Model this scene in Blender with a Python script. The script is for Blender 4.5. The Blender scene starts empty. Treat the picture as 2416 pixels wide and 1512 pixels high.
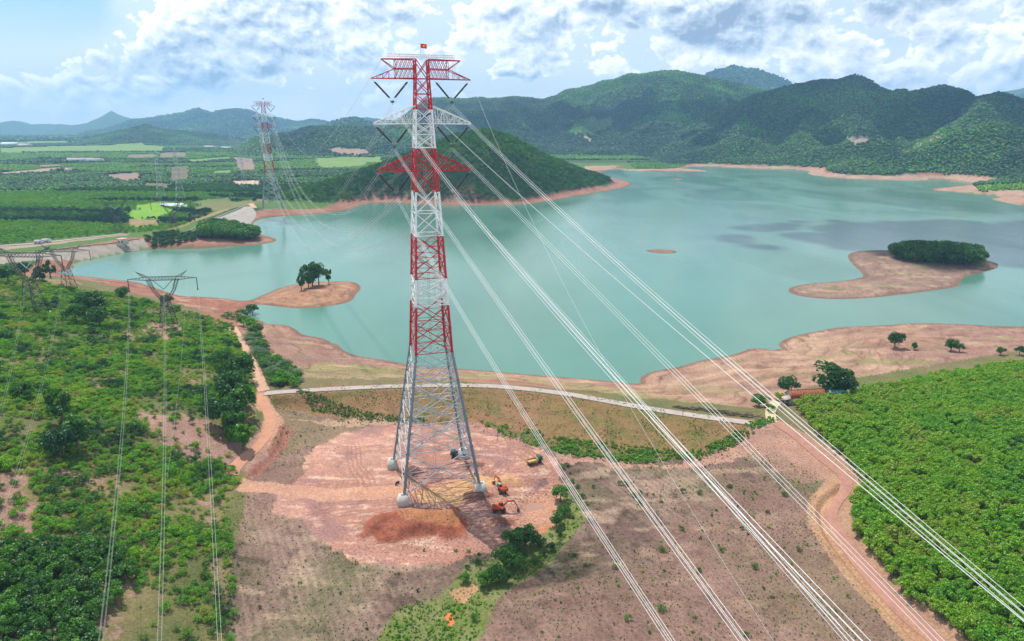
import bpy, math, random
import numpy as np
from mathutils import Vector, Matrix, Quaternion
from mathutils.geometry import delaunay_2d_cdt
from mathutils.bvhtree import BVHTree

rng = np.random.RandomState(7)
random.seed(7)
sc = bpy.context.scene
col = sc.collection
R = math.radians

# ------------------------------------------------------------------ camera, sky, sun, exposure
PITCH = R(16.0); FPX = 1610.0; CH = 102.0
cam = bpy.data.cameras.new('camera'); cam.sensor_width = 36; cam.lens = 24.0
cam.clip_start = 0.5; cam.clip_end = 90000
camo = bpy.data.objects.new('camera', cam); col.objects.link(camo)
camo.location = (0, 0, CH); camo.rotation_euler = (math.pi/2 - PITCH, 0, 0)
sc.camera = camo
SUN_EL = R(64); SUN_AZ = R(-34)             # azimuth clockwise from +Y
SD = Vector((math.cos(SUN_EL)*math.sin(SUN_AZ), math.cos(SUN_EL)*math.cos(SUN_AZ), math.sin(SUN_EL)))
sl = bpy.data.lights.new('sun', 'SUN'); sl.energy = 5.0; sl.angle = R(0.5); sl.color = (1, .95, .87)
so = bpy.data.objects.new('sun', sl); col.objects.link(so); so.location = (0, 0, 400)
so.rotation_euler = (-SD).to_track_quat('-Z', 'Y').to_euler()
sc.view_settings.view_transform = 'Standard'; sc.view_settings.look = 'None'
sc.view_settings.exposure = 0.12; sc.view_settings.gamma = 1.0; sc.view_settings.use_curve_mapping = False
sc.cycles.use_denoising = True
sc.cycles.max_bounces = 5; sc.cycles.diffuse_bounces = 2; sc.cycles.glossy_bounces = 2
sc.cycles.transmission_bounces = 2; sc.cycles.volume_bounces = 1; sc.cycles.transparent_max_bounces = 4
sc.cycles.use_adaptive_sampling = True; sc.cycles.adaptive_threshold = 0.015

class NT:
    """small helper for building node trees"""
    def __init__(s, nt): s.nt = nt; s.nt.nodes.clear()
    def n(s, t, **k):
        nd = s.nt.nodes.new(t)
        for a, b in k.items(): setattr(nd, a, b)
        return nd
    def l(s, a, b): s.nt.links.new(a, b)
    def put(s, sock, v):
        if isinstance(v, bpy.types.NodeSocket): s.l(v, sock)
        else: sock.default_value = v
    def m(s, op, a, b=0.0, c=None, clamp=False):
        nd = s.n('ShaderNodeMath', operation=op, use_clamp=clamp)
        s.put(nd.inputs[0], a); s.put(nd.inputs[1], b)
        if c is not None: s.put(nd.inputs[2], c)
        return nd.outputs[0]
    def mix(s, f, a, b, mode='MIX'):
        nd = s.n('ShaderNodeMix', data_type='RGBA', blend_type=mode)
        s.put(nd.inputs[0], f); s.put(nd.inputs[6], a); s.put(nd.inputs[7], b)
        return nd.outputs[2]
    def ramp(s, f, pts):
        nd = s.n('ShaderNodeValToRGB'); cr = nd.color_ramp
        while len(cr.elements) < len(pts): cr.elements.new(0.5)
        for e, (p, c) in zip(cr.elements, pts):
            e.position = p; e.color = (*c, 1) if len(c) == 3 else c
        s.put(nd.inputs[0], f); return nd.outputs[0]
    def noise(s, vec, scale, detail=4, rough=.55, dist=0):
        nd = s.n('ShaderNodeTexNoise'); s.put(nd.inputs['Vector'], vec)
        nd.inputs['Scale'].default_value = scale; nd.inputs['Detail'].default_value = detail
        nd.inputs['Roughness'].default_value = rough; nd.inputs['Distortion'].default_value = dist
        return nd.outputs[0]
    def smooth(s, x, a, b):
        nd = s.n('ShaderNodeMapRange', interpolation_type='SMOOTHSTEP')
        s.put(nd.inputs[0], x); s.put(nd.inputs[1], a); s.put(nd.inputs[2], b)
        nd.inputs[3].default_value = 0; nd.inputs[4].default_value = 1
        return nd.outputs[0]

def G4(c): return (c[0], c[1], c[2], 1)

def build_world():
    w = bpy.data.worlds.new('World'); sc.world = w; w.use_nodes = True
    T = NT(w.node_tree)
    tc = T.n('ShaderNodeTexCoord').outputs['Generated']
    sk = T.n('ShaderNodeTexSky'); sk.sky_type = 'NISHITA'; sk.sun_disc = False
    sk.sun_elevation = SUN_EL; sk.sun_rotation = SUN_AZ; sk.air_density = 1.0; sk.dust_density = 1.6; sk.ozone_density = 1.3
    sp = T.n('ShaderNodeSeparateXYZ'); T.l(tc, sp.inputs[0])
    x, y, z = sp.outputs
    az = T.m('MULTIPLY', T.m('ARCTAN2', x, y), 57.2958)        # degrees
    el = T.m('MULTIPLY', T.m('ARCSINE', z), 57.2958)
    def cx(px, py):   # direction of an image feature, in degrees
        u = (px-1207.5)/FPX; v = -(py-756)/FPX
        d = Vector((u, math.cos(PITCH)+v*math.sin(PITCH), -math.sin(PITCH)+v*math.cos(PITCH))).normalized()
        return math.degrees(math.atan2(d.x, d.y)), math.degrees(math.asin(d.z))
    def vec(du, dv):
        cb = T.n('ShaderNodeCombineXYZ'); T.l(T.m('ADD', az, du), cb.inputs[0]); T.l(T.m('MULTIPLY', T.m('ADD', el, dv), 1.35), cb.inputs[1]); return cb.outputs[0]
    P = vec(0, 0); P2 = vec(-.22, .42)
    def warp(v, k):   # gently swirled coordinates so edges curl
        nz = T.n('ShaderNodeTexNoise'); T.l(v, nz.inputs['Vector']); nz.inputs['Scale'].default_value = .5; nz.inputs['Detail'].default_value = 4
        sb = T.n('ShaderNodeVectorMath', operation='SUBTRACT'); T.l(nz.outputs['Color'], sb.inputs[0]); sb.inputs[1].default_value = (.5, .5, .5)
        sc_ = T.n('ShaderNodeVectorMath', operation='SCALE'); T.l(sb.outputs[0], sc_.inputs[0]); sc_.inputs['Scale'].default_value = k
        ad = T.n('ShaderNodeVectorMath', operation='ADD'); T.l(v, ad.inputs[0]); T.l(sc_.outputs[0], ad.inputs[1]); return ad.outputs[0]
    def puff(v, scale):
        n = T.n('ShaderNodeTexVoronoi', feature='F1', voronoi_dimensions='2D'); T.l(warp(v, 1.6), n.inputs['Vector'])
        n.inputs['Scale'].default_value = scale; n.inputs['Detail'].default_value = 4.0; n.inputs['Roughness'].default_value = .58
        return T.m('SUBTRACT', 1.0, n.outputs['Distance'])
    big = T.noise(P, .075, 8, .55, .3); big2 = T.noise(P2, .075, 8, .55, .3)
    pf = puff(P, .21); pf2 = puff(P2, .21)
    def bump(px, py, wx, wy, amp):
        a, e = cx(px, py)
        dx = T.m('DIVIDE', T.m('SUBTRACT', az, a), wx/28.0)
        dy = T.m('DIVIDE', T.m('SUBTRACT', el, e), wy/28.0)
        r2 = T.m('ADD', T.m('MULTIPLY', dx, dx), T.m('MULTIPLY', dy, dy))
        return T.m('MULTIPLY', T.m('POWER', 2.718, T.m('MULTIPLY', r2, -1.0)), amp)
    def total(lst):
        t = lst[0]
        for b in lst[1:]: t = T.m('ADD', t, b)
        return t
    lay = total([T.m('MULTIPLY', big, .95), T.m('MULTIPLY', T.smooth(el, 1.5, 8), .09),
                   bump(20, 10, 170, 80, -.50), bump(60, 190, 160, 40, .06), bump(430, 60, 200, 110, .16), bump(1000, 50, 330, 120, .10), bump(690, 108, 70, 22, .20), bump(640, 172, 50, 20, .18), bump(240, 205, 50, 14, .17), bump(325, 190, 40, 26, .17), bump(170, 140, 70, 24, .1),
                   bump(1290, 145, 90, 45, .14), bump(1150, 160, 120, 40, .08), bump(1700, 50, 330, 80, .15), bump(2250, 100, 260, 110, .15), bump(2200, 185, 220, 20, .1), bump(1180, 170, 30, 12, .2), bump(900, 190, 260, 40, -.06)])
    shape = T.m('ADD', T.m('MULTIPLY', lay, 1.08), T.m('MULTIPLY', pf, .27))
    mid = T.noise(P, .26, 5, .5, .4); low = T.smooth(T.m('ADD', T.m('MULTIPLY', mid, 1.0), T.m('MULTIPLY', pf, .16)), .625, .67)
    dens = T.m('MAXIMUM', T.smooth(shape, .625, .675), T.m('MULTIPLY', low, .85))
    high = T.m('SUBTRACT', 1.0, T.m('MULTIPLY', T.smooth(el, 11, 42), .75))
    dens = T.m('MULTIPLY', dens, high); soft = T.m('MULTIPLY', T.smooth(lay, .36, .60), high)
    lit = total([T.m('MULTIPLY', T.m('SUBTRACT', pf, pf2), 1.0), T.m('MULTIPLY', T.m('SUBTRACT', big, big2), 5.0)])
    edge = T.m('SUBTRACT', 1.0, T.smooth(shape, .64, .80))
    shade = total([bump(1740, 40, 290, 42, .85), bump(450, 165, 270, 30, .55), bump(560, 205, 90, 16, .4), bump(2130, 95, 150, 18, .45), bump(1650, 112, 280, 24, .35), bump(620, 130, 260, 50, .25), bump(985, 115, 90, 60, .35), bump(1100, 195, 260, 24, .3)])
    bright = T.m('ADD', T.m('SUBTRACT', T.m('ADD', .50, T.m('MULTIPLY', edge, .42)), T.m('MULTIPLY', shade, .52)), lit, clamp=True)
    ccol = T.ramp(bright, [(0.0, (3.6, 4.7, 6.4)), (.28, (6.4, 7.7, 9.3)), (.56, (10.2, 11.0, 11.7)), (1.0, (16.5, 16, 15.2))])
    veil = T.ramp(T.smooth(el, 0.0, 9.0), [(0.0, (17, 16, 14)), (.35, (12, 13, 12.8)), (1.0, (5.0, 8.6, 12.0))])
    base = T.mix(T.m('SUBTRACT', .82, T.m('MULTIPLY', T.smooth(el, 9, 45), .72)), sk.outputs[0], veil)
    base = T.mix(T.m('MULTIPLY', soft, .72), base, G4((10.4, 11.3, 11.9)))
    base = T.mix(T.m('MULTIPLY', shade, .35, clamp=True), base, G4((4.6, 6.4, 8.8)))
    fin = T.mix(T.m('MULTIPLY', dens, T.m('ADD', .25, T.m('MULTIPLY', T.smooth(el, .3, 2.8), .73))), base, ccol)
    bg = T.n('ShaderNodeBackground'); T.l(fin, bg.inputs[0]); bg.inputs[1].default_value = 0.09
    o = T.n('ShaderNodeOutputWorld'); T.l(bg.outputs[0], o.inputs[0])
build_world()

# ------------------------------------------------------------------ mapping photo features to ground positions
def ray(x, y):
    u = (x-1207.5)/FPX; v = -(y-756)/FPX
    return np.array([u, math.cos(PITCH)+v*math.sin(PITCH), -math.sin(PITCH)+v*math.cos(PITCH)])
def at(x, y, z=0.0):
    d = ray(x, y); t = (z-CH)/d[2]
    return np.array([d[0]*t, d[1]*t, z])
def polyw(pts, z=0.0): return np.array([at(p[0], p[1], z if len(p) < 3 else p[2])[:2] for p in pts])

# ------------------------------------------------------------------ noise and polygon helpers
_perm = np.random.RandomState(3).rand(512, 512).astype(np.float32)
def vnoise(x, y):
    xi = np.floor(x).astype(np.int64); yi = np.floor(y).astype(np.int64)
    fx = x-xi; fy = y-yi; fx = fx*fx*(3-2*fx); fy = fy*fy*(3-2*fy)
    a = _perm[xi & 511, yi & 511]; b = _perm[(xi+1) & 511, yi & 511]
    c = _perm[xi & 511, (yi+1) & 511]; d = _perm[(xi+1) & 511, (yi+1) & 511]
    return (a*(1-fx)+b*fx)*(1-fy)+(c*(1-fx)+d*fx)*fy
def fbm(x, y, s, o=4, g=.5):
    t = 0; a = 1; n = 0
    for i in range(o):
        t = t+a*vnoise(x/s*2**i+17.3*i, y/s*2**i+9.1*i); n += a; a *= g
    return t/n
def ridged(x, y, s, o=4):
    t = 0; a = 1; n = 0
    for i in range(o):
        t = t+a*(1-np.abs(2*vnoise(x/s*2**i+31.7*i, y/s*2**i+5.3*i)-1)); n += a; a *= .5
    return t/n
def inpoly(x, y, P):
    r = np.zeros(x.shape, bool); n = len(P); j = n-1
    for i in range(n):
        xi, yi = P[i]; xj, yj = P[j]
        if yi != yj:
            c = ((yi > y) != (yj > y)) & (x < (xj-xi)*(y-yi)/(yj-yi)+xi)
            r ^= c
        j = i
    return r
def dpath(x, y, P, closed=False):
    d = np.full(x.shape, 1e18); n = len(P)
    for i in range(n if closed else n-1):
        a = P[i]; b = P[(i+1) % n]; ab = b-a; L = max((ab*ab).sum(), 1e-9)
        t = np.clip(((x-a[0])*ab[0]+(y-a[1])*ab[1])/L, 0, 1)
        d = np.minimum(d, (x-a[0]-t*ab[0])**2+(y-a[1]-t*ab[1])**2)
    return np.sqrt(d)
def sst(x, a, b):
    t = np.clip((x-a)/(b-a), 0, 1); return t*t*(3-2*t)
def dens_path(P, step):
    P = np.array(P, float); out = [P[0]]
    for a, b in zip(P[:-1], P[1:]):
        n = max(1, int(np.linalg.norm(b-a)/step))
        for i in range(1, n+1): out.append(a+(b-a)*i/n)
    return np.array(out)
def chaikin(P, k=2, closed=False):
    P = np.array(P, float)
    for _ in range(k):
        if closed:
            Q = np.roll(P, -1, 0); P = np.stack([P*.75+Q*.25, P*.25+Q*.75], 1).reshape(-1, P.shape[1])
        else:
            A, B = P[:-1], P[1:]; M = np.stack([A*.75+B*.25, A*.25+B*.75], 1).reshape(-1, P.shape[1])
            P = np.vstack([P[:1], M, P[-1:]])
    return P

# ------------------------------------------------------------------ terrain control lines (image x, y, height)
SH_NEAR = [(2415, 771), (2330, 768), (2240, 763), (2150, 762), (2070, 768), (1990, 770), (1920, 782), (1870, 792), (1838, 806), (1836, 817), (1850, 824), (1815, 824), (1770, 820), (1740, 834), (1700, 842),
           (1650, 850), (1600, 866), (1555, 872), (1525, 880), (1507, 892), (1512, 904), (1500, 906), (1440, 899), (1300, 888), (1180, 878), (1090, 870), (985, 865), (951, 857), (906, 850), (872, 844), (838, 839),
           (808, 826), (802, 817), (795, 810), (780, 810), (777, 804), (748, 794), (714, 791), (700, 779), (685, 770), (658, 764), (623, 765), (626, 760), (610, 756), (590, 748), (565, 742), (575, 731), (582, 723),
           (595, 719), (624, 719), (662, 724), (703, 728), (759, 724), (804, 718), (832, 709), (838, 695), (851, 682), (849, 672), (835, 665), (800, 663), (740, 665), (690, 671), (655, 681), (625, 694), (590, 709),
           (563, 710), (517, 703), (470, 700), (421, 699), (368, 680), (318, 664), (268, 660), (214, 654), (165, 649), (134, 645), (153, 638), (180, 630), (165, 624), (191, 615), (245, 605), (318, 592), (345, 588),
           (460, 587), (536, 582), (613, 577), (651, 570), (651, 563), (628, 557), (607, 551), (598, 536), (597, 522), (621, 514), (657, 510), (703, 507), (748, 505), (793, 500), (829, 494), (850, 483), (911, 476), (973, 481),
           (1095, 485), (1207, 483), (1255, 481), (1321, 469), (1397, 456), (1474, 443), (1493, 434), (1478, 427), (1445, 419), (1410, 410), (1430, 401), (1462, 399), (1475, 403), (1580, 406), (1683, 405), (1645, 400),
           (1600, 397), (1640, 393), (1694, 393), (1803, 398), (1913, 402), (1902, 412), (1968, 420), (2077, 425), (2187, 427), (2192, 419), (2297, 431), (2290, 437), (2165, 447), (2297, 456), (2368, 464), (2330, 470), (2379, 480), (2415, 486)]
LAKE = [at(*p)[:2] for p in SH_NEAR] + [np.array(p) for p in ((760, 850), (900, 700), (700, 450), (400, 350))]
LAKE = chaikin(np.array(LAKE), 1, True)
ISL = [[(1997, 603), (2013, 593), (2064, 590), (2104, 590), (2212, 588), (2290, 598), (2312, 611), (2345, 619), (2356, 625), (2350, 634), (2303, 646), (2270, 655), (2263, 676), (2212, 684), (2140, 693), (2067, 702), (1977, 707), (1900, 702), (1862, 692),
        (1856, 680), (1900, 669), (1975, 664), (2029, 656), (2038, 650), (2027, 638), (2009, 622)],
       [(1516, 591), (1535, 588), (1580, 589), (1598, 593), (1590, 598), (1550, 597)],
       [(1583, 423), (1600, 421), (1616, 423), (1600, 425)]]
ISLW = [chaikin(polyw(p), 1, True) for p in ISL]
CREST = [(622, 922), (700, 917), (820, 910), (945, 905), (1090, 903), (1200, 907), (1350, 925), (1500, 954), (1650, 977), (1760, 991), (1825, 998)]
BREAK = [
    [(x, y, 7) for x, y in CREST], [(x+(x-1100)*.012, y+13, 7) for x, y in CREST],
    [(640, 968, 2.6), (740, 972, 2.4), (860, 985, 2.2), (1000, 987, 2), (1100, 992, 2), (1250, 1042, 2), (1400, 1068, 2), (1550, 1080, 2.2), (1640, 1080, 2.8), (1750, 1050, 4), (1835, 1012, 6)],
    [(545, 762, 5), (568, 800, 6), (590, 845, 6.5), (610, 890, 7), (622, 922, 7), (628, 960, 6), (650, 1000, 5), (640, 1030, 4.2), (600, 1070, 3.6), (560, 1120, 3.2)],
    # left hill
    [(0, 655, 24), (70, 668, 21), (140, 682, 17), (250, 692, 12), (330, 706, 9), (420, 732, 8), (500, 748, 6.5)],
    [(0, 720, 23), (85, 742, 20), (160, 745, 16), (290, 760, 11), (390, 775, 9), (500, 790, 7.5)],
    [(0, 860, 24), (150, 850, 19), (300, 850, 14), (450, 870, 10), (540, 890, 7.5)],
    [(0, 1050, 23), (200, 1020, 18), (380, 1000, 13), (520, 1000, 8), (575, 1040, 5)],
    [(0, 1300, 16), (200, 1260, 13), (380, 1200, 9), (500, 1150, 5)],
    [(0, 1512, 12), (200, 1512, 10), (380, 1512, 6), (560, 1512, 2.2)],
    # pad and fields
    [(760, 1040, 2), (900, 1010, 2), (1100, 1020, 2), (1250, 1070, 2), (1310, 1120, 2), (1290, 1160, 2)], [(800, 1200, 2), (950, 1180, 2), (1134, 1157, 2), (1200, 1230, 1.8)],
    [(700, 1300, 2), (900, 1320, 2), (1100, 1330, 1.7)],
    [(1330, 1180, 1.4), (1290, 1240, 1.2), (1230, 1290, 1), (1150, 1360, .9), (1060, 1440, .8), (990, 1512, .7)],
    [(1380, 1200, 2.2), (1330, 1300, 2.2), (1240, 1400, 2.2), (1150, 1512, 2)],
    [(1700, 1150, 2.6), (1700, 1350, 2.4), (1700, 1512, 2.3)], [(1450, 1150, 2.2), (1500, 1350, 2.3)],
    # right road and plantation
    [(1840, 1000, 6.5), (1900, 1050, 5.5), (1960, 1100, 4.5), (1985, 1140, 4.2), (1950, 1200, 4), (1975, 1270, 3.8), (2060, 1380, 3.5), (2200, 1512, 3.2)],
    [(1880, 965, 6.5), (1950, 1050, 6), (2040, 1140, 5.5), (2030, 1240, 5), (2120, 1380, 4.6), (2260, 1512, 4.4)],
    [(2415, 1500, 6), (2415, 1200, 11), (2415, 1000, 13), (2415, 880, 11)], [(2200, 1200, 8), (2200, 1000, 10), (2200, 905, 8), (2000, 930, 7)],
    [(2350, 850, 5), (2200, 870, 4.5), (2020, 900, 4.5), (1900, 920, 5.5), (1800, 930, 4.5), (1600, 935, 3.5)],
    [(2110, 812, 2.6), (2260, 822, 3), (1960, 830, 2)],
    # near-left island, right island
    [(690, 690, 3), (745, 680, 4), (800, 680, 2.6)], [(2100, 610, 4), (2200, 608, 5), (2290, 612, 3)], [(1930, 686, 1.2), (2050, 680, 1.6), (2180, 665, 1.8)], [(1540, 593, .7), (1580, 593, .7)],
    # first dam and what lies behind it
    [(0, 600, 9), (60, 595, 9), (113, 588, 9), (192, 577, 9), (280, 566, 9), (336, 557, 9), (380, 555, 8)],
    [(0, 590, 5), (150, 572, 4), (336, 548, 4)], [(430, 570, 5), (530, 562, 5), (590, 560, 3.5)], [(440, 545, 8), (508, 513, 9), (572, 486, 9), (590, 482, 9)], [(400, 535, 4), (500, 505, 4), (560, 482, 5)],
    [(612, 486, 9), (640, 474, 11), (670, 478, 9)], [(0, 520, 5), (300, 520, 4), (450, 480, 4)], [(0, 400, 7), (300, 400, 7), (560, 400, 7), (800, 380, 8)], [(0, 330, 9), (400, 325, 9), (800, 325, 9)],
    [(1250, 440, 6), (1380, 425, 5), (1440, 428, 4)], [(1520, 400, 4), (1580, 399, 4)], [(1500, 380, 5), (1800, 385, 5), (2000, 405, 5), (2250, 412, 6)], [(2300, 447, 4), (2400, 455, 5)],
]

# ------------------------------------------------------------------ terrain grid: a fan of rings about the viewing place
NAZ = 1000; AZ0, AZ1 = R(-53), R(53)
rr = [66.0]
while rr[-1] < 13000:
    r = rr[-1]; rr.append(r*(1+(.0042 if r < 250 else .0062 if r < 900 else .009 if r < 3500 else .03)))
RR = np.array(rr); NR = len(RR)
AZ = np.linspace(AZ0, AZ1, NAZ)
rg, ag = np.meshgrid(RR, AZ, indexing='ij')
GX = rg*np.sin(ag); GY = rg*np.cos(ag)

def tin():
    pts, hs, ed = [], [], []
    def add(P, closed=False):
        i0 = len(pts)
        for x, y, z in P: pts.append(Vector((x, y))); hs.append(z)
        n = len(P)
        for i in range(n-1): ed.append((i0+i, i0+i+1))
        if closed: ed.append((i0+n-1, i0))
    add([(p[0], p[1], 0.0) for p in LAKE], True)
    for P in ISLW: add([(p[0], p[1], 0.0) for p in P], True)
    for B in BREAK: add(dens_path([at(*p) for p in B], 12))
    add([(-60, 40, 9), (60, 40, 3), (200, 40, 8), (-250, 40, 20)]); add([(-400, 200, 20), (-420, 330, 14)]); add([(230, 150, 12), (330, 250, 12)]); add([(500, 330, 10), (900, 500, 15)])
    for a in range(-60, 61, 8):
        for r in (5200, 16000): add([(r*math.sin(R(a)), r*math.cos(R(a)), 8 if r < 9999 else 2)])
    add([(-900, 300, 15)]); add([(-60, -100, 9)]); add([(900, 1200, 10)]); add([(1300, 800, 15)])
    v, e, f, ov, oe, of = delaunay_2d_cdt(pts, ed, [], 0, 0.01)
    z = []
    for i, src in enumerate(ov):
        if src: z.append(hs[src[0]])
        else:
            k = min(range(len(pts)), key=lambda j: (pts[j]-v[i]).length_squared); z.append(hs[k])
    V3 = [(p.x, p.y, zz) for p, zz in zip(v, z)]
    bv = BVHTree.FromPolygons(V3, [tuple(q) for q in f])
    out = np.full(NR*NAZ, 4.0); dn = Vector((0, 0, -1)); fx, fy = GX.ravel(), GY.ravel()
    # cast only every second column, interpolate the rest
    Zc = np.zeros((NR, NAZ))
    for i in range(NR):
        for j in range(0, NAZ, 2):
            h = bv.ray_cast(Vector((GX[i, j], GY[i, j], 500)), dn)
            Zc[i, j] = h[0].z if h[0] else 5.0
        Zc[i, 1:-1:2] = .5*(Zc[i, 0:-2:2]+Zc[i, 2::2]); Zc[i, -1] = Zc[i, -2]
    return Zc
Z = tin()
inl = inpoly(GX, GY, LAKE); dl = dpath(GX, GY, LAKE, True)
wob = (fbm(GX, GY, 14, 3)-.5)*np.clip(dl, 0, 6)
for P in ISLW:
    ii = inpoly(GX, GY, P); dd = dpath(GX, GY, P, True)
    inl = inl & ~ii; dl = np.minimum(dl, dd)
SDL = np.where(inl, -dl, dl)                 # metres from the waterline, positive on land
def blur(A, k):
    for _ in range(k):
        A = (np.vstack([A[:1], A[:-1]])+2*A+np.vstack([A[1:], A[-1:]]))/4
        A = (np.hstack([A[:, :1], A[:, :-1]])+2*A+np.hstack([A[:, 1:], A[:, -1:]]))/4
    return A
Zs = blur(Z, 7); wgt = np.clip(dl/6.0, 0, 1); Z = Z*(1-wgt)+Zs*wgt
Z = np.where(inl, -np.minimum(dl*.10, 4.0)-.02, np.maximum(Z, np.minimum(dl*.05, .35)+.02))

# ------------------------------------------------------------------ hills and mountains, each a ridge at its own distance
def elev_of(px, py):
    d = ray(px, py); return math.atan2(d[0], d[1]), d[2]/math.hypot(d[0], d[1])
def ridge(sky, dist, front, back, tree=5.0, gul=.35, gs=None, seed=0, pw=1.0):
    """sky: (x, y) along its crest as seen; dist: distance or list of distances; front/back: widths"""
    az = np.array([elev_of(*p)[0] for p in sky]); tn = np.array([elev_of(*p)[1] for p in sky])
    dist = np.array(dist if isinstance(dist, (list, tuple)) else [dist]*len(sky), float)
    front = np.array(front if isinstance(front, (list, tuple)) else [front]*len(sky), float)
    H = CH+tn*dist-tree
    ia = ag; Hh = np.interp(ia, az, H, left=-60, right=-60); Dd = np.interp(ia, az, dist); Ff = np.interp(ia, az, front)
    sp = gs or dist.mean()*.09
    wr = (fbm(GX+seed*977, GY, sp*1.6, 3)-.5)*sp*1.0
    t = (rg-Dd+wr*np.clip(np.abs(rg-Dd)/(Ff*.4), 0, 1))
    u = np.where(t < 0, -t/Ff, t/back)
    prof = np.clip(1-u, 0, 1)**pw; prof = prof*prof*(3-2*prof)*.45+prof*.55
    g = .7*ridged(ag*dist.mean()+seed*331+(fbm(GX, GY, sp, 3)-.5)*sp*.9, rg/2.6-seed*77, sp*.8, 4)+.3*ridged(GX+seed*331, GY-seed*77, sp*.5, 3)
    gg = np.clip((g-.40)/.42, 0, 1); h = Hh*prof*(1-gul*np.clip(u*2.5, 0, 1)*(1-gg)*1.25)
    return np.where(Hh > 0, h, -99)
HILL = np.full(GX.shape, -99.0)
def addr(*a, **k):
    global HILL
    HILL = np.maximum(HILL, ridge(*a, **k))
# wooded hill by the lake
addr([(640, 474), (700, 447), (770, 418), (860, 391), (930, 367), (1000, 338), (1060, 312), (1110, 300), (1150, 297), (1200, 309), (1250, 338), (1300, 364), (1350, 385), (1400, 404), (1455, 421)],
     [900, 930, 970, 1010, 1030, 1040, 1050, 1050, 1050, 1060, 1090, 1130, 1170, 1200, 1240], [50, 70, 110, 150, 170, 190, 210, 215, 215, 215, 200, 190, 170, 120, 70], 260, tree=6, gul=.16, gs=70, seed=1, pw=.85)
# long range across the lake
addr([(700, 362), (740, 350), (820, 334), (900, 306), (960, 262), (1020, 228), (1100, 232), (1150, 229), (1210, 222), (1280, 230), (1340, 212), (1400, 195), (1450, 186), (1490, 173), (1530, 165), (1600, 164), (1650, 177), (1700, 188), (1760, 200), (1830, 215), (1950, 235), (2100, 240)],
     [3000]*5+[3500]*17, [900]*5+[1300, 1300, 1350, 1400, 1400, 1400, 1350, 1300, 1300]+[1500]*8, 1500, tree=8, gul=.62, gs=420, seed=2)
addr([(1640, 190), (1655, 176), (1690, 158), (1730, 148), (1770, 155), (1830, 172), (1880, 196), (1940, 215)], 6200, 1500, 1500, tree=8, gul=.5, gs=700, seed=3)
addr([(1480, 370), (1560, 330), (1640, 292), (1700, 262), (1760, 228), (1820, 205), (1880, 191), (1950, 186), (2010, 177), (2040, 181), (2090, 205), (2150, 208), (2220, 195), (2270, 205), (2310, 222), (2360, 216), (2415, 228), (2500, 240), (2600, 250)],
     [2500]*5+[2700]*6+[2500]*3+[2300]*5, [700, 750, 800, 850, 900, 1000, 1050, 1050, 1050, 1050, 1050, 1000, 950, 950, 950, 900, 900, 900, 900], 1200, tree=8, gul=.68, gs=330, seed=4)
addr([(2140, 380), (2165, 362), (2200, 330), (2260, 300), (2330, 280), (2380, 285), (2415, 300), (2500, 290), (2600, 300)], 1750, 420, 500, tree=8, gul=.5, gs=200, seed=14)
addr([(1850, 379), (1875, 368), (1900, 345), (1960, 325), (2030, 318), (2100, 325), (2160, 350), (2190, 378)], 1800, 330, 500, tree=8, gul=.5, gs=190, seed=15)
addr([(1110, 360), (1150, 350), (1260, 340), (1400, 338), (1500, 335), (1560, 345)], 2500, 420, 500, tree=8, gul=.5, gs=240, seed=16)
addr([(2320, 240), (2350, 218), (2415, 204), (2500, 200), (2600, 215)], 8000, 2000, 2000, gul=.3, gs=900, seed=5)
addr([(540, 360), (565, 346), (600, 322), (650, 312), (705, 306), (760, 292), (830, 290), (900, 299), (960, 320)], [2600]*9, 500, 600, tree=7, gul=.3, gs=200, seed=6)
addr([(740, 300), (780, 289), (810, 280), (835, 275), (860, 283), (900, 298)], 4600, 700, 900, gul=.25, gs=350, seed=7)
addr([(190, 330), (240, 318), (280, 305), (315, 297), (345, 291), (375, 300), (440, 308), (520, 318), (570, 330)], 4300, 500, 600, gul=.3, gs=260, seed=8)
addr([(190, 314), (230, 306), (270, 297), (310, 283), (340, 277), (390, 269), (430, 262), (467, 250), (500, 263), (520, 256), (545, 250), (585, 257), (620, 272), (665, 280), (700, 286), (740, 279), (780, 284), (830, 284), (860, 278), (920, 282), (980, 290)], 7600, 2200, 2000, gul=.6, gs=800, seed=9)
addr([(110, 306), (170, 295), (205, 289), (235, 275), (262, 260), (290, 272), (330, 286), (400, 292)], 10500, 2000, 1500, gul=.25, gs=1500, seed=10)
addr([(-80, 284), (0, 286), (30, 281), (75, 291), (170, 292), (400, 291)], 11500, 1500, 1200, gul=.25, gs=1500, seed=11)
LM = sst(SDL, 12, 130)
LMn = sst(SDL, 10, 60)
hm = np.where(rg < 1300, LMn, LM)
Z0 = Z.copy()
Zh = np.maximum(Z, HILL)
Z = np.where(inl, Z, Z+(Zh-Z)*hm)
HW = np.where(inl, 0, sst(Z-Z0, 1.0, 8.0))   # where it is hillside
# relief of the ground itself
wf = np.clip(SDL, 0, 10)/10
Z += np.where(inl, 0, 1)*wf*((fbm(GX, GY, 40, 4)-.5)*1.0*np.clip((rg-60)/800+.35, 0, 3)+(fbm(GX, GY, 5, 3)-.5)*.35)
Z += sst(rg, 1400, 2600)*HW*(fbm(GX, GY, 90, 4)-.5)*26
# eroded shelves on the beaches
ter = (fbm(GX, GY, 30, 3)*5+SDL*.09); ter = (ter-np.floor(ter)); Z += np.where(SDL > .5, 1, 0)*np.where(SDL < 60, 1, 0)*(ter-.5)*.5*np.clip(SDL/5, 0, 1)
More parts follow.
